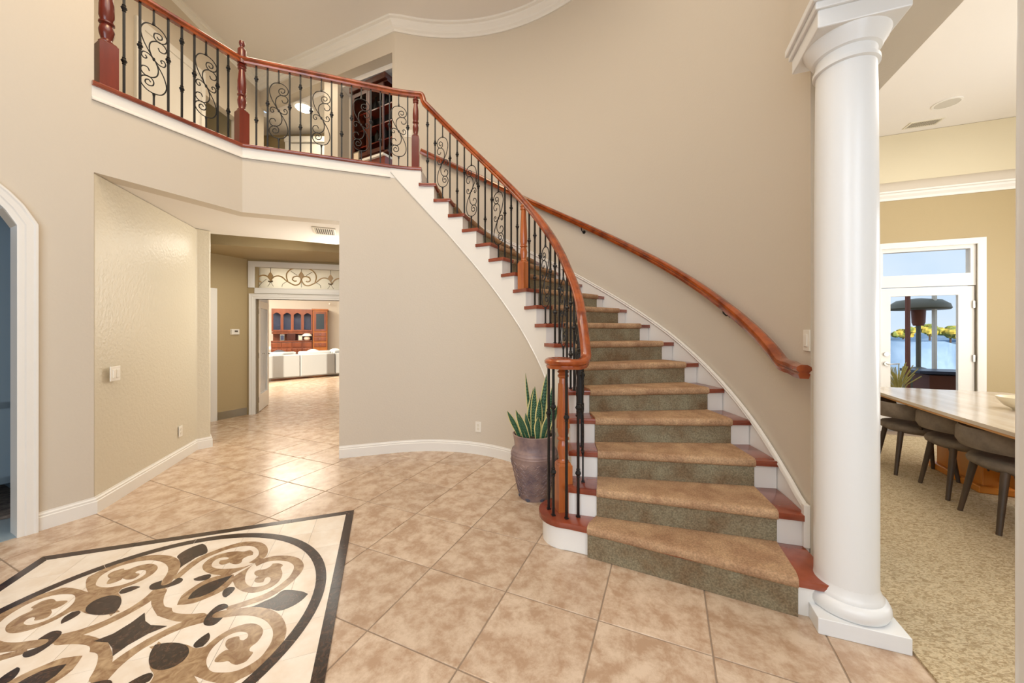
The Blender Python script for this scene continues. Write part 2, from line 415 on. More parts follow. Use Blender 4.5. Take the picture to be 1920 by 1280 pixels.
swirl1 = P_B([(720,388),(690,407),(655,445),(640,490),(640,530),(665,558),(700,568),(760,562),(805,545),(828,520),(828,500),(812,492),(790,500),(775,530),(735,535),(710,525),(718,505),(740,490),(712,475),(710,455),(740,440),(785,435),(825,415),(845,393),(885,390),(922,402),(905,425),(917,455),(912,490),(880,535),(830,570),(760,598),(690,610),(620,600),(570,570),(552,535),(550,492)])
d1 = mB(720,388)-MO; 
drop1 = P_B([(562,574),(520,570),(480,590),(467,620),(475,640),(495,645),(540,610)])
claw = P_B([(508,705),(480,695),(430,710),(370,760),(330,820),(330,850),(370,860),(420,845),(470,800),(400,800),(395,780),(430,755),(510,722)])
leaf = P_B([(1110,620),(1060,600),(960,590),(910,600),(860,640),(790,672),(700,712),(640,725),(740,722),(830,733),(890,747),(980,718),(1060,670)])
br = P_B([(-80,1020),(0,1000),(100,992),(200,1003),(260,1028),(330,1020),(360,1000),(420,950),(500,900),(590,860),(680,842),(740,855),(772,890),(765,930),(730,980),(680,1020),(672,1050),(698,1060),(670,1100),(640,1130),(580,1152),(540,1145),(510,1125),(470,1132),(410,1130),(430,1090),(480,1050),(515,1040),(490,1010),(500,970),(540,950),(590,940),(600,965),(625,970),(655,950),(660,920),(630,905),(570,908),(480,950),(400,1020),(360,1080),(347,1130),(360,1180),(390,1205),(430,1212),(520,1210),(600,1190),(680,1150),(750,1100),(800,1040),(835,980),(848,920),(835,870),(790,820),(720,790),(640,780),(560,785),(470,798),(400,800),(395,776),(440,755),(520,738),(600,728),(680,720),(760,722),(830,738),(890,770),(930,820),(948,880),(940,940),(910,1010),(860,1080),(790,1150),(700,1210),(600,1262),(500,1300)])
crease = mA(590,640)-MO; cr = Vector((-crease.x-crease.y, 0)); kc = (-(crease.x)+crease.y)/2
br.append(Vector((kc, -kc)))
drop2 = P_B([(375,935),(365,912),(320,940),(270,980),(250,1010),(270,1025),(320,1015),(365,970)])
ub = P_B([(-50,600),(-48,700),(-30,770),(20,812),(120,825),(250,826),(340,800),(335,765),(170,770),(90,755),(52,720),(45,660),(70,600)])
dg = lambda p: Vector(((p.x+p.y)/2, (p.x+p.y)/2))
# U base of the blade motif: take its lower half, closed on the diagonal
ubh = P_B([(20,812),(120,826),(250,826),(345,800),(338,765),(250,770),(170,770),(100,757)])
ubh[0] = dg(ubh[0]); ubh.append(dg(mB(52,700)-MO))
blade = P_B([(250,690),(350,652),(440,612),(505,570),(550,515)]); b_a = dg(mB(140,712)-MO); b_b = dg(mB(560,478)-MO)
bladeh = [b_a]+blade+[b_b]
dk = P_B([(300,643),(400,600),(480,543)]); dkh = [dg(mB(215,665)-MO)]+dk+[dg(mB(546,481)-MO)]
ad = lambda p: Vector(((p.x-p.y)/2, -(p.x-p.y)/2))
arc_o = [Vector((.30, -.055)), Vector((.22, -.085)), Vector((.155, -.13))]; 
arch = [Vector(v) for v in ((.335,-.008),(.25,-.014),(.192,-.028),(.148,-.052),(.095,-.095),(.130,-.130),(.155,-.105),(.19,-.085),(.235,-.070),(.315,-.058))]
_pq = [(.205, 0), (.24, .028), (.29, .050), (.34, .057), (.385, .044), (.408, .02), (.412, 0)]
_pq = _pq+[(p, -q) for p, q in _pq[-2:0:-1]]
hh = [Vector(((p+q)*.7071, (-p+q)*.7071)) for p, q in _pq]
mir = lambda l: [Vector((p.y, p.x)) for p in l]
rot2 = lambda l: [Vector((-p.x, -p.y)) for p in l]
def inlay(name, m, hz, pts, both=True, k=3):
    pts = smoothpoly(pts, k)
    sets = [pts, rot2(pts)]
    if both: sets += [mir(pts), rot2(mir(pts))]
    for n_, s_ in enumerate(sets): MB().prism([(MO.x+p.x, MO.y+p.y) for p in s_], .003, hz+.00012*n_).build(name, m, med)
inlay('leaf_inlay', M['darkm'], .0056, leaf)
inlay('scroll_inlay', M['tanm'], .0058, band1); inlay('scroll_inlay', M['tanm'], .0060, swirl1)
inlay('scroll_inlay', M['tanm'], .0059, br); inlay('scroll_inlay', M['tanm'], .0057, ubh); inlay('scroll_inlay', M['tanm'], .0056, arch)
inlay('blade_inlay', M['tanm'], .0061, bladeh, k=2); inlay('blade_heart_inlay', M['darkm'], .0064, dkh, k=2)
inlay('drop_inlay', M['darkm'], .0064, drop1); inlay('drop_inlay', M['darkm'], .0064, drop2)
inlay('claw_inlay', M['darkm'], .0066, claw); inlay('heart_inlay', M['darkm'], .0066, hh, both=False, k=3)
star = P_A([(1085,762),(1090,825),(1130,855),(1252,862),(1110,920),(960,1005),(845,1088),(842,1030),(810,985),(700,978),(850,920),(980,840)])
inlay('star_inlay', M['darkm'], .0064, star, both=False, k=2) if False else MB().prism([(MO.x+p.x, MO.y+p.y) for p in star], .003, .0064).build('star_inlay', M['darkm'], med)

# ------------------------------------------------------------------ dining carpet
pf = Vector((1.700, 1.540)); far = pf+ND*.10
cp = [tuple(pf-ND*2.2), tuple(pf), tuple(pf+ND*.9+ED*.12), tuple(pf+ND*4.2+ED*.12), tuple(pf+ND*4.2+ED*6), tuple(pf-ND*2.2+ED*6)]
co = MB().prism(cp, .0005, .012).build('floor_carpet', M['ccarpet']); co['kind'] = 'structure'

# ------------------------------------------------------------------ walls of the foyer
_la, _lb = [Vector(p) for p in landing_path(.028)[:2]]
dAw = (_lb-_la).normalized()
P0 = _la+dAw*.012
def wa(s): return P0-dAw*s
# arched door in wall_left : from s=.345 to s=1.275
CW = .085; s_in = .350; s_c = s_in+.465; Rin = .50; Rout = Rin+CW
zc = 2.086-(Rout*cos(math.asin(min(.99, (.465+CW)/Rout))))
def archz(s, R): return zc+sqrt(max(0, R*R-(s-s_c)**2))
wl = MB(); nA_ = Vector((-dAw.y, dAw.x))   # away from room
def wslab(mb, s0, s1, z0a, z1, z0b=None, d0=0, d1=.14):
    a = wa(s0); b = wa(s1); z0b = z0a if z0b is None else z0b
    vs = []
    for p, z0 in ((a, z0a), (b, z0b)):
        for d in (d0, d1):
            q = p+nA_*d; vs += [(q.x, q.y, z0), (q.x, q.y, z1)]
    mb.add(vs, ((0,1,5,4),(2,6,7,3),(0,4,6,2),(1,3,7,5),(0,2,3,1),(4,5,7,6)))
wslab(wl, 0, s_in-.002, 0, 5.96); 
N_ = 16
for k in range(N_):
    s0 = s_in-.002+(.93+.004)*k/N_; s1 = s_in-.002+(.93+.004)*(k+1)/N_
    wslab(wl, s0, s1, archz(s0, Rin), 5.96, archz(s1, Rin))
wslab(wl, s_in+.932, 5.9, 0, 5.96)
struct('wall_left', wl, M['paint'])
# arch casing
apath_i = [(s_in, 0)]+[(s_in+.93*k/20, archz(s_in+.93*k/20, Rin)) for k in range(21)]+[(s_in+.93, 0)]
cm = MB()
path = []
for s_, z_ in apath_i:
    q = wa(s_); path.append((q.x, q.y, z_))
nrm = -nA_
def casing(path2, prof, mb, basis):
    # path2 in (s,z); prof (outward, proud)
    n = len(path2); m_ = len(prof); vs = []
    for i in range(n):
        a = Vector(path2[max(i-1, 0)]); b = Vector(path2[min(i+1, n-1)]); p = Vector(path2[i])
        if 0 < i < n-1:
            t1 = (p-a).normalized(); t2 = (b-p).normalized(); n1 = Vector((-t1.y, t1.x)); n2 = Vector((-t2.y, t2.x)); q = (n1+n2).normalized(); k = 1/max(.5, q.dot(n1))
        else:
            t = (b-a).normalized(); q = Vector((-t.y, t.x)); k = 1
        for (o_, pr) in prof:
            w = p+q*o_*k; vs.append(basis(w.x, w.y, pr))
    fs = [(i*m_+j, i*m_+(j+1) % m_, (i+1)*m_+(j+1) % m_, (i+1)*m_+j) for i in range(n-1) for j in range(m_)]
    fs += [tuple(range(m_-1, -1, -1)), tuple((n-1)*m_+j for j in range(m_))]
    mb.add(vs, fs)
CPROF = [(0, -.13), (0, .016), (.012, .020), (.03, .020), (.036, .026), (.066, .028), (.074, .034), (.085, .034), (.085, 0)]
def basA(s_, z_, pr): q = wa(s_)-nA_*pr; return (q.x, q.y, z_)
casing(apath_i, CPROF, cm, basA)
struct('trim_1', cm, M['white'], smooth=28)
baseboard('baseboard_left', [tuple(wa(s_in-.087)), tuple(P0), (-3.65, 4.19), (-3.575, 4.30), (-3.70, 4.44)], .125, side=1)
# slanted wall beyond it and its end pier
struct('wall_hall_left', MB().prism([tuple(P0), (-3.65, 4.19), (-3.575, 4.30), (-3.70, 4.44), (-3.90, 4.42), tuple(P0+nA_*.2)], 0, 2.56), M['knock'], bevel=.012)
# hall far side
D0 = Vector((-4.37, 5.98)); DD = Vector((.967, .254)).normalized(); DN = Vector((-DD.y, DD.x))
def wd(s): return D0+DD*s
def wdp(s, d=0): q = D0+DD*s+DN*d; return (q.x, q.y)
def wc_(s, d=0): q = D0-T1*s+Vector((-T1.y, T1.x))*d; return (q.x, q.y)
struct('wall_hall_side', MB().prism([wc_(-.1), wc_(.53), wc_(.53, .12), wc_(-.1, .12)], 0, 2.9).prism([wc_(.53), wc_(1.36), wc_(1.36, .12), wc_(.53, .12)], 1.95, 2.9).prism([wc_(1.36), wc_(2.6), wc_(2.6, .12), wc_(1.36, .12)], 0, 2.9), M['paint_tan'])
tr = MB(); tr.prism([wc_(.44, -.02), wc_(.54, -.02), wc_(.54, .06), wc_(.44, .0)], 0, 2.03); tr.prism([wc_(1.36, -.02), wc_(1.46, -.02), wc_(1.46, 0), wc_(1.36, .06)], 0, 2.03); tr.prism([wc_(.54, -.02), wc_(1.36, -.02), wc_(1.36, .06), wc_(.54, .06)], 1.94, 2.03)
struct('trim_2', tr, M['white'])
dr = MB().prism([wc_(.55, .06), wc_(1.35, .06), wc_(1.35, .1), wc_(.55, .1)], .01, 1.935)
d1_ = struct('door_1', dr, M['white'])
baseboard('baseboard_hall', [wc_(.44), wc_(0.0)], .12, side=-1)
SO0, SO1 = .125, 1.93
wdm = MB(); wdm.prism([wdp(-.1), wdp(SO0), wdp(SO0, .12), wdp(-.1, .12)], 0, 2.9)
wdm.prism([wdp(SO0), wdp(SO1), wdp(SO1, .12), wdp(SO0, .12)], 1.91, 2.08).prism([wdp(SO0), wdp(SO1), wdp(SO1, .12), wdp(SO0, .12)], 2.45, 2.9)
wdm.prism([wdp(SO1), wdp(2.8), wdp(2.8, .12), wdp(SO1, .12)], 0, 2.9).prism([wdp(SO0-.03), wdp(SO0+.03), wdp(SO0+.03, .12), wdp(SO0-.03, .12)], 2.08, 2.45)
struct('wall_hall_back', wdm, M['paint_tan'])
def basD(s_, z_, pr): q = wd(s_)-DN*pr; return (q.x, q.y, z_)
c2 = MB(); casing([(SO0, 0), (SO0, 1.91), (SO1, 1.91), (SO1, 0)], CPROF, c2, basD); struct('trim_3', c2, M['white'], smooth=28)
# transom window
w1 = MB(); TZ0, TZ1 = 2.095, 2.44; TS0, TS1 = .115, 1.90
casing([(TS0, TZ0), (TS0, TZ1), (TS1, TZ1), (TS1, TZ0), (TS0, TZ0)], [(0, -.10), (0, .012), (.02, .02), (.07, .026), (.09, .026), (.09, 0)], w1, basD)
w1o = struct('window_1', w1, M['white'], smooth=28)
gl = MB().prism([wdp(TS0, .05), wdp(TS1, .05), wdp(TS1, .056), wdp(TS0, .056)], TZ0, TZ1); gl.build('leaded_pane', M['leadglass'], w1o)
def tw(s_, z_, d=.044): q = wd(TS0+s_)+DN*d; return (q.x, q.y, TZ0+z_)
def gpix(x, y):   # pixels of the detail crop -> (s,z) on the glass
    u = 460+x/10.667; v = 470+y/10.667; k = (u-960)/680
    s_ = (k*D0.y-D0.x)/(DD.x-k*DD.y); Y = D0.y+DD.y*s_; return (s_-TS0, CAMZ+(622-v)*Y/680-TZ0)
def scrollbar(pts, name, m, r):
    P = [tw(*gpix(*p)) for p in pts]; MB().tube([tuple(q) for q in crom(P, 5)], r, 5).build(name, m, w1o)
mainc = [(300,620),(240,590),(225,540),(270,500),(340,480),(410,500),(470,560),(490,610),(510,560),(560,510),(640,495),(720,520),(800,590),(880,640),(970,680),(1050,665),(1095,600),(1095,545),(1060,510),(1000,500),(940,520),(930,570),(970,600),(1010,595)]
def mirr(l, c=1105): return [(2*c-x, y+ (c-x)*-.09*0+ (2*c-x-x)*.045) for x, y in l]
for l in (mainc, mirr(mainc)): scrollbar(l, 'amber_scroll', M['amber'], .011)
loop = [(960,340),(880,370),(815,440),(805,520),(830,600)]
for l in (loop, mirr(loop)): scrollbar(l, 'amber_scroll', M['amber'], .010)
for l in ([(485,320),(485,420)], [(1105,350),(1105,420)], [(1105,600),(1105,725)], [(715,715),(730,660),(810,610)], [(1495,740),(1480,680),(1400,630)], [(1695,380),(1695,470)], [(175,455),(240,480)], [(250,695),(310,630),(400,560)], [(890,400),(1020,480)], [(1320,420),(1200,490)]):
    scrollbar(l, 'lead_came', M['lead'], .0035)
for cxp, cyp in ((485, 480), (1105, 470), (1695, 530)):
    P = [gpix(cxp+dx, cyp+dy) for dx, dy in ((0,-65),(30,-25),(55,15),(25,55),(0,95),(-25,55),(-55,15),(-30,-25))]
    mb = MB(); mb.add([tw(a, b, .030) for a, b in P]+[tw(a, b, .045) for a, b in P], [tuple(range(8)), tuple(range(15, 7, -1))]+[(i, (i+1) % 8, 8+(i+1) % 8, 8+i) for i in range(8)])
    mb.build('fleur_petal', M['amber'], w1o)
    P = [gpix(cxp+dx, cyp+dy) for dx, dy in ((-45,110),(0,125),(45,110),(45,135),(0,150),(-45,135))]
    if cxp != 1105:
        mb = MB(); mb.add([tw(a, b, .028) for a, b in P]+[tw(a, b, .045) for a, b in P], [tuple(range(6)), tuple(range(11, 5, -1))]+[(i, (i+1) % 6, 6+(i+1) % 6, 6+i) for i in range(6)]); mb.build('fleur_band', M['lead'], w1o)
        for dx in (-1, 1): scrollbar([(cxp+dx*10, cyp+140), (cxp+dx*30, cyp+185), (cxp+dx*60, cyp+225)], 'lead_came', M['lead'], .003)

# under-landing ceiling with tray
nl = landing_path(.03)
near = [(-3.11, 2.734)]+nl[1:6]+[(-1.2, 4.10), (-1.0, 4.15), (-.9, 5.62), (-2.41, 4.98), (-2.97, 4.72), (-3.70, 4.42), (-3.95, 4.3), (-3.35, 2.6)]
struct('ceiling_hall', MB().prism([(-3.22, 2.76), (-2.78, 3.70), (-1.88, 3.99), (-1.80, 5.24), (-2.41, 4.98), (-2.97, 4.72), (-3.70, 4.42), (-3.95, 4.3), (-3.45, 2.75)], 2.562, 2.70), M['ceil'])
struct('ceiling_hall_far', MB().prism([(-4.7, 4.72), (-4.14, 4.93), (-2.634, 5.478), (-1.7, 5.82), (-1.6, 6.9), (-3.0, 6.5), (-4.6, 6.05), (-5.2, 5.0)], 2.56, 2.86), M['paint_tan'])
struct('ceiling_hall_tray', MB().prism([(-5.2, 4.2), (-1.75, 4.25), (-1.4, 6.9), (-5.2, 6.2)], 2.87, 3.0), M['ceil'])

# curved inner wall under the stair + straight piece under the landing
def uM(t):  # along landing straight M
    a = Vector(LB); b = Vector(pc(aT, RI)); return a+(b-a)*t
RW = RI+.028
dMv = (Vector(pc(aT, RI))-Vector(LB)).normalized(); nM = Vector((-dMv.y, dMv.x))
aEnd = ain(3.0)
def idx(a): return (a-B0)/DA
def dlow(i):
    T = [(0, -3.6), (5, -3.45), (8.5, -3.05), (11.4, -2.85), (14.5, -2.60), (16.4, -2.47), (30, -2.45)]
    for (a, x), (b, y) in zip(T[:-1], T[1:]):
        if a <= i <= b: return x+(y-x)*(i-a)/(b-a)
    return -2.45
_l1 = Vector(landing_path(.028)[1]); _t = Vector(pc(aT, RI+.028)); _d = (_t-_l1).normalized(); _k = (636-960)/680
pM0 = _l1+_d*((_k*_l1.y-_l1.x)/(_d.x-_k*_d.y))
# wall from hall jamb to stair foot
pts = [tuple(pM0)]; zt = [3.2]
for k in range(41):
    a = aT+(ain(3.2)-aT)*k/40; pts.append(pc(a, RW)); i = idx(a); zt.append(max(.06, min(3.2, RZ*(i-.9)-.06) if i < 18 else 3.2))
struct('wall_stair_inner', ribbon(pts, 0, zt, -.09), M['paint'], smooth=30)
# landing face above the hall opening
lw = landing_path(.028)
lf = [(P0.x, P0.y), lw[1], tuple(pM0)]
struct('wall_landing_face', ribbon(lf, 2.56, 3.2, -.16), M['paint'], bevel=0)
baseboard('baseboard_stair', [(pM0.x, pM0.y)]+pts[1:38], .13, side=1)
baseboard('baseboard_jamb', [tuple(pM0+Vector((.05, .5))), tuple(pM0)], .13, side=-1) if False else None
# hall right wall behind the jamb
struct('wall_hall_right', MB().prism([tuple(pM0+Vector((-_d.y, _d.x))*.03+_d*.003), tuple(pM0+_d*.2+Vector((-_d.y, _d.x))*.03), (-1.45, 5.9), (-1.6, 6.0)], 0, 2.60), M['paint'])

# landing slab and deck
deck = landing_path(.05)
slab = [(-3.15, 2.75)]+deck[1:]+[(-1.02, 5.44), (-1.80, 5.36), (-4.7, 6.7), (-4.8, 8.0), (-5.6, 8.0), (-5.6, 2.9), (-3.4, 2.75)]
struct('floor_landing', MB().prism(slab, 3.03, LZ-.02), M['ceil'])
up = MB().prism([(-1.0, 5.45), (-1.2, 8.4), (-5.6, 8.4), (-4.8, 6.8), (-3, 5.9), (-1.8, 5.36)], 3.0, LZ-.02); struct('floor_upstairs', up, M['ceil'])

# ------------------------------------------------------------------ outer curved wall
zr = 108
pts = [pc(-.306+(radians(107.5)+.306)*k/70, 2.68) for k in range(71)]
struct('wall_stair_outer', ribbon(pts, 0, 5.96, .12), M['paint'], smooth=30)
cor = pts[-1]
hd = Vector((-1.38, .63)).normalized()
hw = MB(); hn = Vector((hd.y, -hd.x)); hn = -hn if hn.y < 0 else hn
def hp(s, d=0): q = Vector(cor)+hd*s+hn*d; return (q.x, q.y)
hw.prism([hp(0), hp(3.25), hp(3.25, .16), hp(0, .16)], 5.50, 5.96)
hw.prism([hp(0), hp(.05), hp(.05, .12), hp(0, .12)], 3.22, 5.50)
struct('wall_upstairs_header', hw, M['paint'])
# crown
cpth = [(hp(3.2)[0], hp(3.2)[1], 5.785)]+[(p[0], p[1], 5.785) for p in pts[::-1][:62:1]]
lwc = Vector((hp(3.2)[0], hp(3.2)[1]))
struct('trim_4', MB().sweep([(lwc.x-.1, 4.0, 5.785)]+cpth, CROWN), M['white'], smooth=25)
X0 = lwc.x
uw = MB(); uw.prism([(X0, 6.15), (X0, lwc.y+.1), (X0-.12, lwc.y+.1), (X0-.12, 6.15)], 3.22, 5.96).prism([(X0, 2.4), (X0, 5.42), (X0-.12, 5.42), (X0-.12, 2.4)], 3.22, 5.96).prism([(X0, 5.42), (X0, 6.15), (X0-.12, 6.15), (X0-.12, 5.42)], 4.95, 5.96)
struct('wall_upstairs_left', uw, M['paint'])
struct('wall_upstairs_niche', MB().prism([(X0-.9, 4.9), (X0-.9, 8.3), (X0-1.0, 8.3), (X0-1.0, 4.9)], 3.22, 5.5).prism([(X0-.12, 6.3), (X0-.9, 6.3), (X0-.9, 6.4), (X0-.12, 6.4)], 3.22, 5.5), M['paint_tan'])
pn = MB().prism([(X0, 4.55), (X0+.02, 4.55), (X0+.02, 5.38), (X0, 5.38)], 3.24, 5.15).prism([(X0, 4.45), (X0+.035, 4.45), (X0+.035, 4.55), (X0, 4.55)], 3.24, 5.15).prism([(X0, 5.38), (X0+.035, 5.38), (X0+.035, 5.45), (X0, 5.45)], 3.24, 5.15).prism([(X0, 4.45), (X0+.035, 4.45), (X0+.035, 5.45), (X0, 5.45)], 5.15, 5.25)
struct('door_3', pn, M['white'])
struct('ceiling', MB().prism([(-6.2, -2.6), (6.0, -2.6), (2.2, 5.9), (-1.5, 5.55), (-4.6, 7.0), (-6.2, 7.0)], 5.96, 6.1), M['ceil'])
# rooms beyond upstairs opening
struct('ceiling_upstairs', MB().prism([hp(.06, .16), hp(3.3, .16), (-4.9, 5.6), (-6.2, 5.6), (-6.2, 9.2), (-1.5, 9.2)], 5.42, 5.5), M['ceil'])
struct('wall_upstairs_back', MB().prism([(-6, 7.55), (-1.9, 7.3), (-1.9, 7.45), (-6, 7.7)], 3.22, 5.5), M['paint_tan'])
pr_ = MB().prism([(-3.10, 5.99), (-2.86, 5.95), (-2.80, 6.3), (-3.05, 6.35)], 3.22, 5.5); struct('wall_upstairs_pier', pr_, M['paint'])
struct('wall_upstairs_right', MB().prism([(-2.86, 6.25), (-1.2, 6.25), (-1.2, 6.35), (-2.86, 6.35)], 3.22, 5.5), M['paint'])
# upstairs door at the back
dx = thing('upstairs_door', 'white panelled door with wide casing at the back upstairs, seen through the balusters', 'door', (-4.1, 7.37, LZ-.02))
MB().box((0, 0, .98), (.76, .04, 1.96)).box((-.19, -.025, 1.45), (.24, .02, .75)).box((.19, -.025, 1.45), (.24, .02, .75)).build('panel', M['white'], dx)
MB().box((-.43, -.03, 1.0), (.09, .06, 2.0)).box((.43, -.03, 1.0), (.09, .06, 2.0)).box((0, -.03, 2.03), (.98, .07, .11)).build('door_casing', M['white'], dx)
ul = thing('ceiling_lamp', 'round glowing flush lamp on the ceiling beyond the upstairs opening', 'lamp', (-3.76, 6.55, 5.42))
MB().lathe([(.17, 0), (.17, -.015), (.14, -.02)], n=24).build('lamp_rim', M['white'], ul)
MB().lathe([(.14, -.018), (.12, -.04), (.05, -.055)], n=24).build('diffuser', M['bulb'], ul, smooth=50)

# bar cabinet upstairs
bc = thing('bar_cabinet', 'tall dark wood bar cabinet with glass doors and bottle shelves upstairs', 'cabinet')
c0 = Vector((-2.60, 5.94)); c1 = Vector((-1.30, 5.24)); cdv = (c1-c0).normalized(); cn = Vector((-cdv.y, cdv.x))
def cb(s, d): q = c0+cdv*s+cn*d; return (q.x, q.y)
def cbox(mb, s0, s1, d0, d1, z0, z1): mb.prism([cb(s0, d0), cb(s1, d0), cb(s1, d1), cb(s0, d1)], z0, z1)
m_ = MB(); cbox(m_, 0, .78, .30, .32, 3.22, 5.25); cbox(m_, 0, .03, 0, .3, 4.15, 5.25); cbox(m_, 0, .78, 0, .3, 5.22, 5.25); cbox(m_, 0, .78, 0, .3, 4.14, 4.17)
m_.build('carcass', M['darkwood'], bc)
m_ = MB(); cbox(m_, -.04, .78, -.05, .34, 5.25, 5.34); m_.build('cornice', M['darkwood'], bc, bevel=.01)
m_ = MB(); cbox(m_, .0, .78, -.05, .30, 3.22, 4.05); m_.build('base_unit', M['cherry'], bc)
m_ = MB(); cbox(m_, -.03, .78, -.09, .32, 4.05, 4.085); m_.build('counter', M['plate'], bc)
m_ = MB(); cbox(m_, .03, .78, .285, .30, 4.17, 5.22); m_.build('back_panel', M['blackin'], bc)
for z in (4.40, 4.67, 4.94):
    m_ = MB(); cbox(m_, .03, .78, .10, .285, z, z+.018); m_.build('shelf', M['cherry'], bc)
for s0 in (0.0, .36):
    m_ = MB(); cbox(m_, s0, s0+.05, -.02, 0, 4.17, 5.22); cbox(m_, s0+.33, s0+.355, -.02, 0, 4.17, 5.22); cbox(m_, s0+.05, s0+.33, -.02, 0, 5.16, 5.22); cbox(m_, s0+.05, s0+.33, -.02, 0, 4.17, 4.23)
    d_ = m_.build('door', M['darkwood'], bc)
    m_ = MB(); cbox(m_, s0+.05, s0+.33, -.012, -.008, 4.23, 5.16); m_.build('pane', M['glass'], d_)
bt = MB().lathe([(.035, 0), (.037, .01), (.037, .16), (.03, .19), (.013, .215), (.013, .27)], n=10)
b0_ = None
shelfname = {4.17: 'bottom', 4.418: 'lower', 4.688: 'middle', 4.958: 'top'}
BTL = [(.12, 4.17, 'left'), (.24, 4.17, 'second from left'), (.33, 4.418, 'middle'), (.15, 4.418, 'left'), (.52, 4.418, 'right'), (.62, 4.17, 'right'), (.66, 4.688, 'right'), (.2, 4.688, 'left'), (.55, 4.958, 'right'), (.3, 4.958, 'left')]
for k, (s_, z, wd_) in enumerate(BTL):
    q = cb(s_, .2)
    if not b0_: b0_ = bt.build('wine_bottle', M['blackin'], smooth=40); o = b0_
    else: o = b0_.copy(); COL.objects.link(o)
    o.location = (q[0], q[1], z); tag(o, 'dark %s bottle on the %s shelf of the upstairs bar cabinet' % (wd_, shelfname[z]), 'bottle', 'bottles in the upstairs bar cabinet')
pfm = thing('picture_frame', 'small silver picture frame on the counter end of the upstairs bar cabinet', 'picture frame', (cb(.12, -.03)[0], cb(.12, -.03)[1], 4.085), atan2(cdv.y, cdv.x))
MB().box((0, 0, .09), (.14, .02, .18)).build('frame', M['chrome'], pfm, bevel=.005); MB().box((0, -.012, .09), (.10, .006, .13)).build('photo', M['ceramic'], pfm)

# ------------------------------------------------------------------ foyer shell out of view
struct('wall_back', MB().box((0, -2.6, 3), (14, .1, 6)), M['paint'])

# ------------------------------------------------------------------ staircase
stair = thing('staircase', 'curved open-stringer staircase with cherry treads and white risers and skirts', 'staircase')
FL = Vector((.403, 2.212)); FR = Vector((1.481, 1.690))
def nose(i, r, off=0):
    """point on nosing line of tread i at radius r, moved off metres up the stair"""
    a = Vector(pc(ain(i), RI)); b = Vector(pc(aout(i), RO)); d = (b-a).normalized(); nn = Vector((-d.y, d.x))
    t = (r-RI)/(RO-RI); q = a+(b-a)*t+nn*off; return (q.x, q.y)
def arcpts(r, a0, a1, n=4): return [pc(a0+(a1-a0)*k/n, r) for k in range(n+1)]
def ang(p): return atan2(p[1]-CY, p[0]-CX)
for i in range(2, 18):
    nx = nose(i+1, RI, .03); nxo = nose(i+1, RO, .03)
    poly = [nose(i, RI), nose(i, RO)]+arcpts(RO, aout(i), ang(nxo))[1:-1]+[nxo, nx]+arcpts(RI, ang(nx), ain(i))[1:-1]
    tdm = MB().prism(poly, RZ*i-.034, RZ*i)
    tdm.build('tread', M['treadw'], stair, bevel=.008, smooth=60)
# bullnose starting tread
bc_ = (.36, 2.42)
def bull(r, dz):
    pts = []
    for k in range(15):
        a = radians(115)+(radians(262)-radians(115))*k/14; pts.append((bc_[0]+r*cos(a), bc_[1]+r*sin(a)))
    return pts
e_ = .024
n2 = nose(2, RI, .03); n2o = nose(2, RO-.01, .03)
t1p = bull(.180, 0)+[(.463, 2.186), (.9, 1.955), (1.362, 1.732), (1.482, 1.690), (1.556, 1.80), pc(-.318, 2.655), n2o, nose(2, RI+.06, .03)]
MB().prism(t1p, .146, .18).build('tread', M['treadw'], stair, bevel=.008, smooth=60)
t1r = bull(.155, 0)+[(.475, 2.212), (.905, 1.983), (1.355, 1.762), (1.462, 1.722), (1.54, 1.83), pc(-.318, 2.65), n2o, nose(2, RI+.06, .03)]
MB().prism(t1r, 0, .146).build('riser', M['white'], stair, smooth=40)
for i in range(2, 19):
    rr = RO if i < 18 else RO
    poly = [nose(i, RI+.024, .026), nose(i, rr, .026), nose(i, rr, .042), nose(i, RI+.024, .042)]
    MB().prism(poly, RZ*(i-1), RZ*i-.034).build('riser', M['white'], stair)
# stringer: one stepped white board following the inner circle
sm = MB()
for i in range(1, 18):
    a0 = ang(nose(i, RI+.024, .026)); a1 = ang(nose(i+1, RI+.024, .026))
    ps = [pc(a0+(a1-a0)*k/4, RI+.024) for k in range(5)]
    if i == 1: ps = [pc(ain(2.0)+.02*k, RI+.024) for k in range(2)]; continue
    zb = [max(.0, RZ*(idx(ang(p))+dlow(idx(ang(p))))) for p in ps]
    ribbon(ps, zb, RZ*i-.034, -.0065, sm)
ps = [pc(ain(18)+.004+(aT-ain(18)-.004)*k/6, RI+.024) for k in range(7)]
ribbon(ps, [RZ*(idx(ang(p))-2.45) for p in ps], LZ-.034, -.0065, sm)
sm.build('stringer', M['white'], stair, smooth=30)
# lower bead of stringer
bd = []
for k in range(60):
    a = aT+(ain(4.2)-aT)*k/59; i = idx(a); bd.append(pc(a, RI+.020, max(.02, RZ*(i+dlow(i))+.008)))
MB().tube(bd, .008, 6).build('stringer_bead', M['white'], stair, smooth=60)
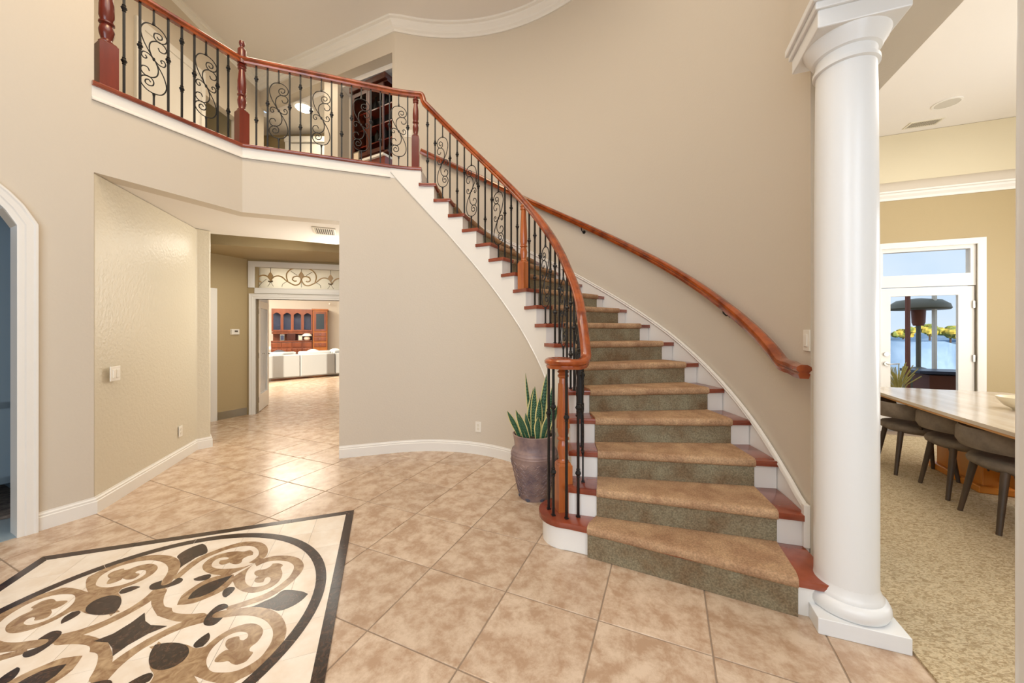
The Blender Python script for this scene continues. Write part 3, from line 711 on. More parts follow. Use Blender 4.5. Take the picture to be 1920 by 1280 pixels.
# landing nosing and fascia
lp = [(p[0], p[1], LZ) for p in landing_path(0, ain(18)-.0)]
NOSEP = [(0, 0), (0, -.034), (-.014, -.044), (-.07, -.034), (-.07, 0)]
np_ = [(0, -.006), (.0, -.026), (-.006, -.034), (-.09, -.034), (-.09, 0), (-.006, 0)]
MB().sweep(lp, np_).build('landing_nosing', M['treadw'], stair, smooth=40)
fp = [(p[0], p[1]) for p in landing_path(.024, ain(18)+.01)]
fp_ = fp
fz0 = 3.10
fsc = MB(); ribbon(fp_, fz0, LZ-.034, -.0038, fsc); fsc.build('fascia', M['white'], stair, smooth=30)
fb = MB().sweep([(p[0], p[1], fz0) for p in landing_path(.024)[:2]]+[pc(aT+.004, RI+.024, fz0)], [(.012, 0), (.012, .012), (.006, .018), (0, .03), (-.004, .03), (-.004, 0)]); fb.build('fascia_bead', M['white'], stair, smooth=30)
# fascia filler below level part before stringer
# wall skirt
def skt(i):
    T = [(-2, .9), (2.2, .05), (2.9, -.0), (3.7, .05), (4.8, .12), (5.95, .2), (7.2, .30), (8.8, .34), (10.4, .41), (11.3, .47), (14, .5), (30, .5)]
    for (a, x), (b, y) in zip(T[:-1], T[1:]):
        if a <= i <= b: return x+(y-x)*(i-a)/(b-a)
    return .5
sk = []; z1 = []; z0 = []
for k in range(61):
    a = -.303+(aout(18.4)+.303)*k/60; i = (a-A0)/DA; sk.append(pc(a, RO+.003)); z1.append(max(.40, RZ*(i+skt(i))+.0)); z0.append(max(.0, RZ*(i-2.2)))
ribbon(sk, z0, z1, .016).build('wall_skirt', M['white'], stair, smooth=30)
tc_ = [(sk[0][0], sk[0][1], .20)]+[(p[0], p[1], z) for p, z in zip(sk, z1)]
SKP = [(.006, .014), (-.012, .014), (-.016, .006), (-.010, -.004), (-.014, -.014), (-.006, -.026), (.006, -.026)]
mbx = MB().sweep([(p[0], p[1], z) for p, z in zip(sk, z1)], SKP); mbx.build('skirt_cap', M['white'], stair, smooth=30)
q = Vector(sk[0]); tdir = (Vector(sk[1])-q).normalized()
MB().box((q.x-.003-tdir.x*.004, q.y-tdir.y*.004, .30), (.03, .036, .235), atan2(tdir.y, tdir.x)+pi/2).build('skirt_end', M['white'], stair, bevel=.004)

# runner
run = thing('stair_runner', 'worn tan and olive carpet runner laid down the middle of the curved stairs', 'carpet')
R1, R2 = 1.54, 2.522
def runner_step(i):
    if i == 1:
        a = Vector((.455, 2.190)); b = Vector((1.366, 1.730)); dd_ = (b-a).normalized()
        pin = lambda t, off: tuple(a+(b-a)*t+Vector((-dd_.y, dd_.x))*off)
    else:
        pin = lambda t, off: nose(i, R1+(R2-R1)*t, off)
    ptop = [nose(i+1, R1+(R2-R1)*t, .03) for t in (0, .25, .5, .75, 1)]
    z = RZ*i; T = (0, .25, .5, .75, 1)
    cols = []
    for k, t in enumerate(T):
        f = lambda off: pin(t, off)
        bk = ptop[k]; col = [(bk[0], bk[1], z+.002), (bk[0], bk[1], z+.012)]
        for off, dz in ((.05, .013), (.012, .013), (-.006, .008), (-.013, -.004), (-.013, -.022), (-.006, -.036), (.006, -.042), (.022, -.042), (.022, -.03)):
            q = f(off); col.append((q[0], q[1], z+dz))
        q = f(.05); col.append((q[0], q[1], z+.0015))
        cols.append(col)
    m = len(cols[0]); vs = [p for c in cols for p in c]
    fs = [tuple(range(m-1, -1, -1)), tuple((len(cols)-1)*m+j for j in range(m))]
    for k in range(len(cols)-1):
        for j in range(m): fs.append((k*m+j, k*m+(j+1) % m, (k+1)*m+(j+1) % m, (k+1)*m+j))
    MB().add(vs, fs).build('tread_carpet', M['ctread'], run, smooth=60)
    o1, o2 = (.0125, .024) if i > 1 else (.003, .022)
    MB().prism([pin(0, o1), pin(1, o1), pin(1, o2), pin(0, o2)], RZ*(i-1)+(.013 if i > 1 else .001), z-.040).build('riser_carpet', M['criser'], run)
for i in range(1, 18): runner_step(i)

# ------------------------------------------------------------------ railing
rail = thing('stair_railing', 'cherry handrail with black wrought-iron scroll balusters along landing and stairs', 'railing')
BR_ = 1.405
def bar_r(i): return BR_ if i > 6 else BR_+(6-i)*.0115
def railz(i):
    base = RZ*i+.795
    if i < 6: base += (6-i)*.014
    return base
# handrail path: landing (level) then gooseneck then stairs then volute
HZ = 4.100
hp_ = []
lpr = landing_path(BR_-RI, ain(18.3))
Pl = [(p[0], p[1], HZ) for p in lpr]
hp_ += Pl[:2]
Pr = []
PROF = [(-.020, -.034), (.020, -.034), (.024, -.018), (.020, -.012), (.033, .0), (.034, .014), (.026, .026), (.012, .032), (-.012, .032), (-.026, .026), (-.034, .014), (-.033, 0), (-.020, -.012), (-.024, -.018)]
level = []
dvec = (Vector(lpr[1])-Vector(lpr[0])).normalized()
st = Vector(lpr[0])
for t in range(7): q = st+(Vector(lpr[1])-st)*t/6; level.append((q.x, q.y, HZ))
for p in lpr[2:]: level.append((p[0], p[1], HZ))
MB().sweep(level, PROF).build('landing_handrail', M['rail'], rail, smooth=35)
path = [pc(ain(18.45), BR_, HZ), pc(ain(18.12), BR_, HZ), pc(ain(18.04), BR_, HZ-.006), pc(ain(17.98), BR_, HZ-.022), pc(ain(17.94), BR_, HZ-.045), pc(ain(17.90), BR_, HZ-.075), pc(ain(17.83), BR_, HZ-.098)]
k = 17.6
while k > 2.9:
    path.append(pc(ain(k), bar_r(k), railz(k))); k -= .3
vz = 1.160
vol = [(.488, 2.40, 1.215), (.470, 2.345, 1.175), (.430, 2.305, vz), (.375, 2.288, vz), (.315, 2.298, vz), (.265, 2.335, vz), (.248, 2.39, vz), (.262, 2.445, vz), (.305, 2.475, vz), (.35, 2.465, vz), (.372, 2.43, vz), (.36, 2.40, vz)]
pv = crom([path[-3], path[-1]]+vol, 5)
sc = []
path = path[:-3]+[tuple(p) for p in pv]
MB().sweep(path, PROF).build('stair_handrail', M['rail'], rail, smooth=35)
MB().lathe([(.03, -.034), (.062, -.034), (.068, -.01), (.06, .02), (.04, .030)], (.335, 2.41, vz), 20).build('volute_cap', M['rail'], rail, smooth=40)

# baluster meshes (local: base at z=0)
BW = .0068
def knuckle(mb, z, s=1):
    mb.lathe([(.009*s, -.030), (.014*s, -.024), (.010*s, -.018), (.014*s, -.012), (.021*s, 0), (.014*s, .012), (.010*s, .018), (.014*s, .024), (.009*s, .030)], (0, 0, z), 6)
def bar(hh, ks):
    mb = MB().box((0, 0, hh/2), (BW*2, BW*2, hh)).box((0, 0, .004), (.022, .022, .008))
    for z in ks: knuckle(mb, z)
    return mb
def scrollpts(l): return [((x-912)/195, (665-y)/640) for x, y in l]
SA = scrollpts([(936,440),(950,456),(972,445),(975,418),(950,405),(918,420),(915,460),(950,487),(1000,465),(1012,415),(975,365),(915,348),(850,368),(815,440),(832,530),(875,610),(912,665)])
SB = scrollpts([(945,538),(960,565),(995,560),(1010,525),(985,490),(935,485),(890,520),(878,580),(895,640),(912,665),(950,693),(990,692),(1003,660),(985,636),(965,648),(975,668)])
def scroll(hh, w, h, zc_):
    mb = MB()
    full = SA+[(-x, -z) for x, z in SA[-2::-1]]
    for l in (full, SB, [(-x, -z) for x, z in SB]):
        P = crom([(x*w, 0, zc_+z*h) for x, z in l], 5)
        mb.sweep([tuple(p) for p in P], [(.0045*cos(a), .0045*sin(a)) for a in [2*pi*k/6 for k in range(6)]], up=Vector((0, 1, 0)))
    t = zc_+h*.4955; b = zc_-h*.4955
    mb.box((0, 0, (t+hh)/2), (BW*1.6, BW*1.6, hh-t)).box((0, 0, b/2), (BW*1.6, BW*1.6, b)).box((0, 0, .004), (.022, .022, .008))
    mb.lathe([(.007, .03), (.012, 0), (.006, -.004)], (0, 0, t), 6).lathe([(.006, .004), (.012, 0), (.007, -.03)], (0, 0, b), 6)
    mb.ell((0, 0, zc_), (.011, .009, .016), 6, 4)
    return mb
proto = {}
def put(kind, loc, rz, hh, key):
    if key not in proto:
        if kind == 'D': mb = bar(hh, (.28, .70))
        elif kind == 'S': mb = bar(hh, (.47 if hh < .84 and key[0] == 'L' else hh-.31,))
        elif kind == 'C': mb = scroll(hh, key[2], .58, .415 if key[0] == 'L' else hh-.44)
        o = mb.build('scroll_baluster' if kind == 'C' else 'baluster', M['iron'], rail, smooth=40); proto[key] = o
    else:
        o = proto[key].copy(); COL.objects.link(o)
    o.location = loc; o.rotation_euler = (0, 0, rz); return o
# newels
def newel_mb(total, sq_h, w=.046, top=None):
    mb = MB(); mb.box((0, 0, sq_h/2), (2*w, 2*w, sq_h)); mb.box((0, 0, sq_h+.008), (2*w*.96, 2*w*.96, .02), 0, .80)
    s = total-sq_h; z = sq_h+.01
    prof = [(w*.80, z), (w*.88, z+.012), (w*.70, z+.022), (w*.60, z+.035), (w*.80, z+.075), (w*.86, z+.105), (w*.74, z+.135), (w*.60, z+.150), (w*.86, z+.158), (w*.86, z+.168), (w*.64, z+.176), (w*.84, z+.21), (w*.82, z+.30), (w*.60, total-.09), (w*.56, total-.075), (w*.78, total-.066), (w*.80, total-.056), (w*.60, total-.046), (w*.86, total-.034), (w*.60, total-.018), (w*.46, total)]
    mb.lathe(prof, n=20)
    if top: mb.lathe([(w*.8, top-.17), (w*.8, top-.10), (w*.62, top-.085), (w*.34, top-.075), (w*.32, top-.066), (w*.52, top-.05), (w*.56, top-.032), (w*.46, top-.012), (w*.12, top)], n=20).lathe([(w*.86, total-.01), (w*.86, top-.17)], n=20)
    return mb
NW = []
n_mid = newel_mb(HZ-LZ-.03, .33, .046, HZ-LZ+.20)
lpb = landing_path(BR_-RI)
pA, pB = Vector(lpb[0]), Vector(lpb[1])
dirA = (pB-pA).normalized()
o = n_mid.build('newel_post', M['cherry'], rail, smooth=35); o.location = (pB.x, pB.y, LZ); o.rotation_euler = (0, 0, atan2(dirA.y, dirA.x))
n_left = newel_mb(HZ-LZ-.03, .33, .052)
_k = (200-960)/680; pl = pA+dirA*((_k*pA.y-pA.x)/(dirA.x-_k*dirA.y))
o = n_left.build('newel_post', M['cherry'], rail, smooth=35); o.location = (pl.x, pl.y, LZ); o.rotation_euler = (0, 0, atan2(dirA.y, dirA.x))
a3 = ain(18.42)
o = newel_mb(HZ-LZ-.034, .36, .040).build('newel_post', M['cherry'], rail, smooth=35); p = pc(a3, BR_); o.location = (p[0], p[1], LZ); o.rotation_euler = (0, 0, a3)
a4 = ain(10.62)
o = newel_mb(railz(10.62)-1.8-.02, .27, .044).build('newel_post', M['oak'], rail, smooth=35, label='honey-coloured turned newel post half way up the stairs'); p = pc(a4, BR_); o.location = (p[0], p[1], 1.8); o.rotation_euler = (0, 0, a4)
o = newel_mb(vz-.18-.03, .30, .047).build('newel_post', M['oak'], rail, smooth=35, label='honey-coloured fluted newel post on the bottom step'); o.location = (.342, 2.425, .18); o.rotation_euler = (0, 0, .25)
fl = MB()
for k in range(10):
    a = 2*pi*k/10; fl.tube([(.342+.0405*cos(a), 2.425+.0405*sin(a), .72), (.342+.029*cos(a), 2.425+.029*sin(a), 1.02)], .004, 5)
fl.build('fluting', M['oak'], rail, smooth=60)
# landing balusters
seg = (pB-pA).length; usable0 = .155; n9 = 9
kinds = ['D', 'S', 'C', 'S', 'D', 'S', 'C', 'S', 'D']
LU = [232.5, 262.5, 288.5, 315.5, 341, 364.5, 386.5, 408, 428]
hL = HZ-LZ-.030
for kd, u in zip(kinds, LU):
    kx = (u-960)/680; t = (kx*pA.y-pA.x)/(dirA.x-kx*dirA.y); q = pA+dirA*t
    put(kd, (q.x, q.y, LZ), atan2(dirA.y, dirA.x), hL, ('L', kd, .165))
full = [Vector(p) for p in lpb[1:]]+[Vector(pc(ain(18.42), BR_))]
full = [Vector(pB)]+[Vector(pc(aT+(ain(18.42)-aT)*k/12, BR_)) for k in range(13)]
Ls = [0]
for a, b in zip(full[:-1], full[1:]): Ls.append(Ls[-1]+(b-a).length)
def along(d):
    for i in range(len(full)-1):
        if Ls[i] <= d <= Ls[i+1]+1e-6:
            t = (d-Ls[i])/(Ls[i+1]-Ls[i]); q = full[i]+(full[i+1]-full[i])*t; dr = full[i+1]-full[i]; return q, atan2(dr.y, dr.x)
kk = ['D', 'S', 'C', 'S']*4
for j in range(16):
    q, rz = along(Ls[-1]*(j+1.25)/17.15)
    put(kk[j], (q.x, q.y, LZ), rz, hL, ('L', kk[j], .165))
# stair balusters
for i in range(17, 1, -1):
    for fr in (.65, .15):
        k = i+fr
        if i == 10 and fr == .65: continue
        if i == 2 and fr == .15: continue
        kd = 'S' if fr == .15 else ('D' if i % 2 else 'C')
        r = bar_r(k)
        hh = railz(k)-.028-RZ*i if k < 17.3 else railz(17.8)-.045-RZ*i
        key = ('T', kd, .125, round(hh, 2))
        put(kd, pc(ain(k), r, RZ*i), ain(k)+pi/2, hh, key)
for (x, y, kd) in ((.245, 2.424, 'S'), (.2665, 2.338, 'D'), (.345, 2.298, 'S'), (.423, 2.32, 'D')):
    hh = vz-.18-.028
    put(kd, (x, y, .18), .3, hh, ('V', kd, 0))

# wall handrail
wh = thing('wall_handrail', 'cherry handrail curving up the wall on black brackets', 'handrail')
TW = [(1.65, .715), (2.25, .735), (3.35, .74), (4.8, .735), (6.06, .742), (8.3, .764), (11.1, .80), (13.2, .818), (15.7, .835), (17.2, .80), (18.5, .735)]
def twz(i):
    for (a, x), (b, y) in zip(TW[:-1], TW[1:]):
        if a <= i <= b: return RZ*i+x+(y-x)*(i-a)/(b-a)
    return RZ*i+.8
wp = []
WR = 2.610
k = 18.45
while k > 2.3: wp.append(pc(aout(k), WR, twz(k)-.02)); k -= .3
wp += [pc(aout(2.15), WR, 1.165), pc(aout(1.95), WR, 1.155), pc(aout(1.7), WR, 1.155)]
WPROF = [(-.016, -.030), (.016, -.030), (.022, -.012), (.017, -.006), (.028, .006), (.026, .020), (.012, .028), (-.012, .028), (-.026, .020), (-.028, .006), (-.017, -.006), (-.022, -.012)]
MB().sweep([tuple(p) for p in crom(wp, 2)], [(x*1.22, y*1.25) for x, y in WPROF]).build('rail', M['rail'], wh, smooth=35)
for i in (15.9, 10.95, 4.85):
    a = aout(i); z = twz(i)-.05
    b_ = MB().tube([pc(a, 2.678, z-.06), pc(a, 2.64, z-.065), pc(a, 2.618, z-.045), pc(a, WR, z-.002)], .006, 6)
    b_.tube([pc(a, 2.680, z-.06), pc(a, 2.672, z-.06)], .022, 12)
    b_.build('bracket', M['iron'], wh, smooth=50)

# ------------------------------------------------------------------ columns and beam
def column(loc, label):
    c = thing('column', label, 'column', (loc.x, loc.y, 0), atan2(ED.y, ED.x))
    MB().box((0, 0, .036), (.322, .322, .072)).build('plinth', M['colwhite'], c, bevel=.003)
    MB().lathe([(.118, .072), (.148, .075), (.157, .095), (.156, .115), (.146, .135), (.133, .140), (.133, .150), (.127, .158), (.124, .168), (.119, .180), (.117, .20)], n=40).build('base_moulding', M['colwhite'], c, smooth=45)
    MB().lathe([(.1175, .19), (.1175, 1.0), (.1165, 1.8), (.112, 2.50), (.110, 2.60), (.112, 2.61)], n=48).build('shaft', M['colwhite'], c, smooth=45)
    MB().lathe([(.110, 2.60), (.122, 2.605), (.122, 2.622), (.112, 2.628), (.112, 2.665), (.126, 2.67), (.135, 2.69), (.150, 2.715), (.158, 2.735)], n=40).build('capital', M['colwhite'], c, smooth=45)
    MB().box((0, 0, 2.775), (.325, .325, .08)).box((0, 0, 2.83), (.35, .35, .035)).box((0, 0, 2.865), (.375, .375, .04)).build('abacus', M['colwhite'], c, bevel=.006)
COLC = Vector((1.591, 1.731))
column(COLC, 'white round column with square plinth at the foot of the stairs')
C2P = COLC-ND*1.078
column(C2P, 'white round column cut off by the right edge, beside the dining carpet')
def bq(l, t): q = COLC+ED*l+ND*t; return (q.x, q.y)
struct('wall_beam', MB().prism([bq(-.17, -4.5), bq(.477, -4.5), bq(.477, .93), bq(.30, .93), bq(-.10, .3), bq(-.17, .17)], 2.886, 5.96), M['paint'])
# ------------------------------------------------------------------ dining room shell
E0 = Vector((5.125, 5.0))
def we(s, d=0): q = E0+ED*s+ND*d; return (q.x, q.y)
EW = MB()
D0s, D1s = -.06, .925
EW.prism([we(-2.6), we(D0s), we(D0s, .15), we(-2.6, .15)], 0, 4.06).prism([we(D1s), we(4.5), we(4.5, .15), we(D1s, .15)], 0, 4.06).prism([we(D0s), we(D1s), we(D1s, .15), we(D0s, .15)], 2.53, 4.06)
struct('wall_dining', EW, M['paint_tan'])
M['cove'] = mat('cove_paint', S(222, 210, 180), .6)
struct('wall_dining_upper', MB().prism([we(-2.6, -.006), we(4.4, -.006), we(4.4, .0), we(-2.6, .0)], 3.27, 4.055), M['cove'])
struct('wall_dining_right', MB().prism([we(4.4), we(4.5), we(4.5, -7), we(4.4, -7)], 0, 4.06), M['paint_tan'])
struct('wall_dining_left', MB().prism([bq(.38, .93), bq(.477, .93), bq(.477, 3.6), bq(.38, 3.6)], 0, 4.06), M['paint'])
struct('ceiling_dining', MB().prism([bq(.2, -4.2), bq(8.5, -4.2), bq(8.5, 4.5), bq(.2, 4.5)], 4.06, 4.16), M['ceil'])
# cove + crown on wall_dining
def basE(p): return p
path = [(we(-2.6)[0], we(-2.6)[1], 3.157), (we(4.4)[0], we(4.4)[1], 3.157)]
struct('trim_5', MB().sweep(path, [(0, 0), (.015, 0), (.02, .03), (.05, .06), (.055, .085), (.08, .09), (.08, .11), (0, .11)]), M['white'], smooth=25)
path = [(we(-2.6)[0], we(-2.6)[1], 3.27), (we(4.4)[0], we(4.4)[1], 3.27)]
struct('trim_6', MB().sweep(path, [(0, 0), (.07, 0), (.06, .06), (.03, .12), (0, .14)]), M['paint'], smooth=60)
# door with transom
def basEd(s_, z_, pr): q = Vector(we(s_))-ND*pr; return (q.x, q.y, z_)
ce = MB(); casing([(D0s+.03, 0), (D0s+.03, 2.50), (D1s-.0, 2.50), (D1s, 0)], [(0, -.14), (0, .012), (.01, .016), (.06, .02), (.075, .02), (.075, 0)], ce, basEd)
struct('trim_7', ce, M['white'], smooth=28)
def ebox(mb, s0, s1, d0, d1, z0, z1): mb.prism([we(s0, d0), we(s1, d0), we(s1, d1), we(s0, d1)], z0, z1); return mb
w2 = MB(); ebox(w2, D0s+.03, D1s, .02, .1, 1.97, 2.13); ebox(w2, D0s+.03, D0s+.06, .02, .1, 2.13, 2.5); ebox(w2, D1s-.05, D1s, .02, .1, 2.13, 2.5); ebox(w2, D0s+.06, D1s-.05, .02, .1, 2.45, 2.5)
w2.mi = []; w2.mi = [0]*len(w2.f)
w2o = struct('window_2', w2, M['white']); g_ = MB(); ebox(g_, D0s+.06, D1s-.05, .055, .06, 2.13, 2.45); g_.build('pane', M['glass'], w2o)
d2 = MB(); L0, L1, L2, L3 = -.025, .085, .765, .918
ebox(d2, L0, L1, .03, .07, .02, 1.96); ebox(d2, L2, L3, .03, .07, .02, 1.96); ebox(d2, L1, L2, .03, .07, 1.85, 1.96); ebox(d2, L1, L2, .03, .07, .02, .28)
d2o = struct('door_2', d2, M['white']); g_ = MB(); ebox(g_, L1, L2, .048, .053, .28, 1.85); g_.build('pane', M['glass'], d2o)
hk = MB(); c_ = we(.035, .02); hk.tube([we(.035, .03)+(.925,), we(.035, .005)+(.925,)], .028, 14); hk.tube([we(.035, .0)+(.925,), we(.06, -.015)+(.92,), we(.12, -.015)+(.925,), we(.16, -.01)+(.93,)], .007, 6); hk.build('door_handle', M['chrome'], d2o, smooth=50)
MB().tube([we(.035, .03)+(1.055,), we(.035, .01)+(1.055,)], .027, 14).build('deadbolt', M['chrome'], d2o, smooth=50)
for z in (.45, 1.02, 1.72): MB().box(we(.905, .02)+(z,), (.022, .02, .09), atan2(ED.y, ED.x)).build('hinge', M['chrome'], d2o)
baseboard('baseboard_dining', [we(-2.6), we(D0s-.05)], .13, .012, side=1); baseboard('baseboard_dining_right', [we(D1s+.08), we(4.4)], .13, .012, side=1)
# ceiling speaker and vents
def cpix(u, v, z): Y = 680*(z-CAMZ)/(622-v); return ((u-960)/680*Y, Y)
sp = cpix(1776, 193, 4.06); s_o = thing('ceiling_speaker', 'round flush speaker grille in the white dining ceiling', 'speaker', (sp[0], sp[1], 4.06))
MB().lathe([(.125, 0), (.125, -.008), (.105, -.01), (.105, -.004)], n=32).build('rim', M['white'], s_o, smooth=40); MB().lathe([(.104, -.003), (.103, -.009), (.05, -.011)], n=32).build('grille', M['speaker'], s_o, smooth=40)
def vent(x, y, z, rz, w, d, n, label, name='ceiling_vent'):
    v = thing(name, label, 'vent', (x, y, z), rz)
    MB().box((0, d/2-.01, -.005), (w, .02, .01)).box((0, -d/2+.01, -.005), (w, .02, .01)).box((w/2-.01, 0, -.005), (.02, d-.04, .01)).box((-w/2+.01, 0, -.005), (.02, d-.04, .01)).build('frame', M['vent'], v)
    MB().box((0, 0, -.002), (w-.04, d-.04, .003)).build('backing', M['ventdark'], v)
    s0 = None
    for k in range(n):
        x_ = -w/2+.03+(w-.06)*k/(n-1)
        if not s0: s0 = MB().box((0, 0, -.006), (.006, d-.042, .006)).build('slat', M['vent'], v); s0.location = (x_, 0, 0)
        else: inst(s0, v, (x_, 0, 0))
vp = cpix(1731, 231, 4.06); vent(vp[0], vp[1], 4.06, atan2(ED.y, ED.x), .33, .17, 15, 'rectangular slotted air vent in the white dining ceiling')
vp = cpix(609, 433, 2.56); vent(vp[0], vp[1], 2.56, atan2(DD.y, DD.x)+.15, .24, .30, 9, 'small square air vent in the low ceiling under the landing')
sdp = (-.72, 3.3)

# ------------------------------------------------------------------ dining furniture
TA = Vector((.42, .907)).normalized(); TP = Vector((TA.y, -TA.x)); TC = Vector((3.94, 2.72))  # table axis
dt = thing('dining_table', 'long boat-shaped dining table with pale glossy top beyond the column', 'table', (TC.x, TC.y, .012), atan2(TA.y, TA.x))
HLn, HWd = 1.30, .60
outl = []
for k in range(13):
    t = -1+2*k/12; outl.append((HLn*t, HWd*(1-.05*t*t)))
poly = outl+[(x, -y) for x, y in outl[::-1]]
MB().prism(poly, .712, .738).build('tabletop', M['tabletop'], dt, bevel=.003)
MB().prism([(x*.992, y*.985) for x, y in poly], .695, .712).build('edge_band', M['tableedge'], dt)
for sx in (-.62, .62):
    MB().prism([(sx-.30, -.12), (sx+.30, -.12), (sx+.30, .12), (sx-.30, .12)], 0, .695).prism([(sx-.34, -.16), (sx+.34, -.16), (sx+.34, .16), (sx-.34, .16)], 0, .06).build('pedestal', M['orange'], dt, bevel=.01)
MB().box((0, 0, .25), (.7, .05, .3)).build('stretcher', M['orange'], dt)
def chair(label):
    c = thing('dining_chair', label, 'chair', group='grey barrel-back chairs along the dining table')
    MB().lathe([(.06, .39), (.20, .395), (.245, .42), (.250, .445), (.235, .468), (.18, .478), (.02, .480)], n=28).build('seat', M['chair'], c, smooth=60)
    bm = MB(); n = 20; vs = []; fs = []
    for k in range(n+1):
        a = radians(-82)+radians(164)*k/n; e = min(1, min(k, n-k)/2.5+.25)
        for (r, z) in ((.252, .545), (.282, .535), (.300, .57), (.297, .655), (.284, .676), (.262, .668), (.250, .62)):
            zm = .605; vs.append((-r*cos(a), r*sin(a)*1.0, zm+(z-zm)*(.55+.45*e)))
    m = 7
    fs = [(k*m+j, k*m+(j+1) % m, (k+1)*m+(j+1) % m, (k+1)*m+j) for k in range(n) for j in range(m)]+[tuple(range(m-1, -1, -1)), tuple(n*m+j for j in range(m))]
    bm.add(vs, fs).build('backrest', M['chair'], c, smooth=60)
    for s_ in (-1, 1):
        MB().tube([(-.16, s_*.14, .41), (-.215, s_*.185, 0)], .022, 10, r2=.014).build('leg', M['chairleg'], c, smooth=60)
        MB().tube([(.16, s_*.14, .41), (.205, s_*.180, 0)], .022, 10, r2=.014).build('leg', M['chairleg'], c, smooth=60)
        MB().tube([(-.05, s_*.215, .42), (-.09, s_*.262, .60)], .014, 8).build('back_post', M['chairleg'], c, smooth=60)
    return c
ch0 = chair('grey barrel-back dining chair nearest the camera, cut by the right edge')
spots = [((3.51, 2.489), 'grey barrel-back dining chair nearest the camera, cut by the right edge'), ((3.772, 2.990), 'middle of the three grey barrel-back dining chairs tucked under the table'), ((3.893, 3.500), 'farthest grey barrel-back dining chair, half hidden by the white column')]
for k, (p, lb) in enumerate(spots):
    c = ch0 if k == 0 else dup_tree(ch0)
    c.location = (p[0], p[1], .012); c.rotation_euler = (0, 0, atan2(TP.y, TP.x)); c['label'] = lb
bw = thing('fruit_bowl', 'cream bowl with dark inside at the right end of the dining table', 'bowl', (3.99, 2.83, .75))
MB().lathe([(.05, 0), (.055, .01), (.09, .03), (.125, .075), (.135, .10), (.128, .10), (.115, .072), (.08, .035), (.01, .02)], n=28).build('bowl_body', M['bowl'], bw, smooth=50)

# ------------------------------------------------------------------ outdoors beyond the dining door
g_ = MB().prism([we(-4, .2), we(8, .2), we(9, 9), we(-6, 9)], -.12, -.02); g_.cur = 0; o = struct('floor_patio', g_, M['patio'])
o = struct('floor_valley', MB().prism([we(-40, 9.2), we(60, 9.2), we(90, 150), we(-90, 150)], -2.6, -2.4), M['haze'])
hl = MB(); vs = []; n = 40
for k in range(n+1):
    s_ = -30+80*k/n; a = we(s_, 34+3*sin(k)); b = we(s_, 60); zt_ = .75+.35*sin(k*.7)+.2*sin(k*1.9)
    vs += [(a[0], a[1], -2.6), (a[0], a[1], zt_), (b[0], b[1], zt_+.3), (b[0], b[1], -2.6)]
hl.add(vs, [(k*4+j, k*4+(j+1) % 4, (k+1)*4+(j+1) % 4, (k+1)*4+j) for k in range(n) for j in range(4)])
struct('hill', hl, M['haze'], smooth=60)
def bush(loc, r, label, m, grp=None, name='bush', cnt=9):
    b = thing(name, label, 'bush', loc, group=grp)
    mb = MB()
    for k in range(cnt):
        a = random.uniform(0, 2*pi); q = random.uniform(0, .75); mb.ell((r*q*cos(a), r*q*sin(a), r*random.uniform(.45, 1.15)), (r*.42, r*.42, r*.34), 9, 6, .22)
    mb.build('foliage', m, b)
    MB().tube([(0, 0, -.3), (.02*r, 0, r*.9)], r*.07, 6).build('trunk', M['chairleg'], b)
ORD = ['first', 'second', 'third', 'fourth', 'fifth', 'sixth', 'seventh', 'eighth', 'ninth', 'tenth', 'eleventh', 'twelfth', 'thirteenth', 'fourteenth']
for k in range(14):
    s_ = 1.0+k*1.22+random.uniform(-.08, .08); q = we(s_*1.32+.6, 36.4+random.uniform(-.4, .4))
    bush((q[0], q[1], .70+random.uniform(-.06, .12)), .86+random.uniform(0, .08), 'yellow-green tree on the far hillside beyond the glass door, %s from the left' % ORD[k], M['foliage'], 'hillside trees beyond the glass door', 'hillside_tree', 7)
def ray(u, Y): return ((u-960)/680*Y, Y)
ph = thing('patio_heater', 'tall patio heater with wide dark hood seen through the glass door', 'patio heater', ray(1722, 6.9)+(-.02,))
MB().lathe([(.40, 1.80), (.42, 1.83), (.40, 1.90), (.30, 1.98), (.05, 2.02)], n=24).build('hood', M['heater'], ph, smooth=40)
MB().lathe([(.07, 1.50), (.09, 1.56), (.10, 1.82)], n=14).build('burner', M['redbrown'], ph, smooth=40)
MB().lathe([(.035, .6), (.035, 1.52)], n=12).build('pole', M['heater'], ph, smooth=40)
MB().lathe([(.25, 0), (.25, .05), (.22, .08), (.19, .62), (.10, .70), (.035, .72)], n=24).build('tank_cover', M['heater'], ph, smooth=40)
for k, (u, Y) in enumerate(((1702, 6.3), (1752, 6.6))):  # posts added in place of upright streaks reflected in the door glass
    po = thing('pergola_post', ['rust-brown square patio post seen through the glass door', 'slim white patio post seen through the glass door'][k], 'post', ray(u, Y)+(-.02,))
    MB().box((0, 0, 1.05), (.05, .05, 2.1)).build('shaft', [M['redbrown'], M['white']][k], po, bevel=.006); MB().box((0, 0, .05), (.12, .12, .1)).build('footing', M['patio'], po)
ot = thing('patio_table', 'dark slate topped patio table with reddish wood sides outside the glass door', 'table', ray(1778, 6.2)+(-.02,), atan2(ED.y, ED.x))
MB().box((0, 0, .70), (1.0, .55, .05)).build('slate_top', M['slate'], ot, bevel=.005); MB().box((.05, 0, .45), (.8, .42, .40)).build('wooden_side', M['outwood'], ot); MB().box((.05, 0, .12), (.86, .48, .24)).build('plinth', M['outwood'], ot)
gr = thing('ornamental_grass', 'clump of straw-yellow ornamental grass at the left of the glass door outside', 'plant', ray(1684, 6.2)+(.25,))
mb = MB()
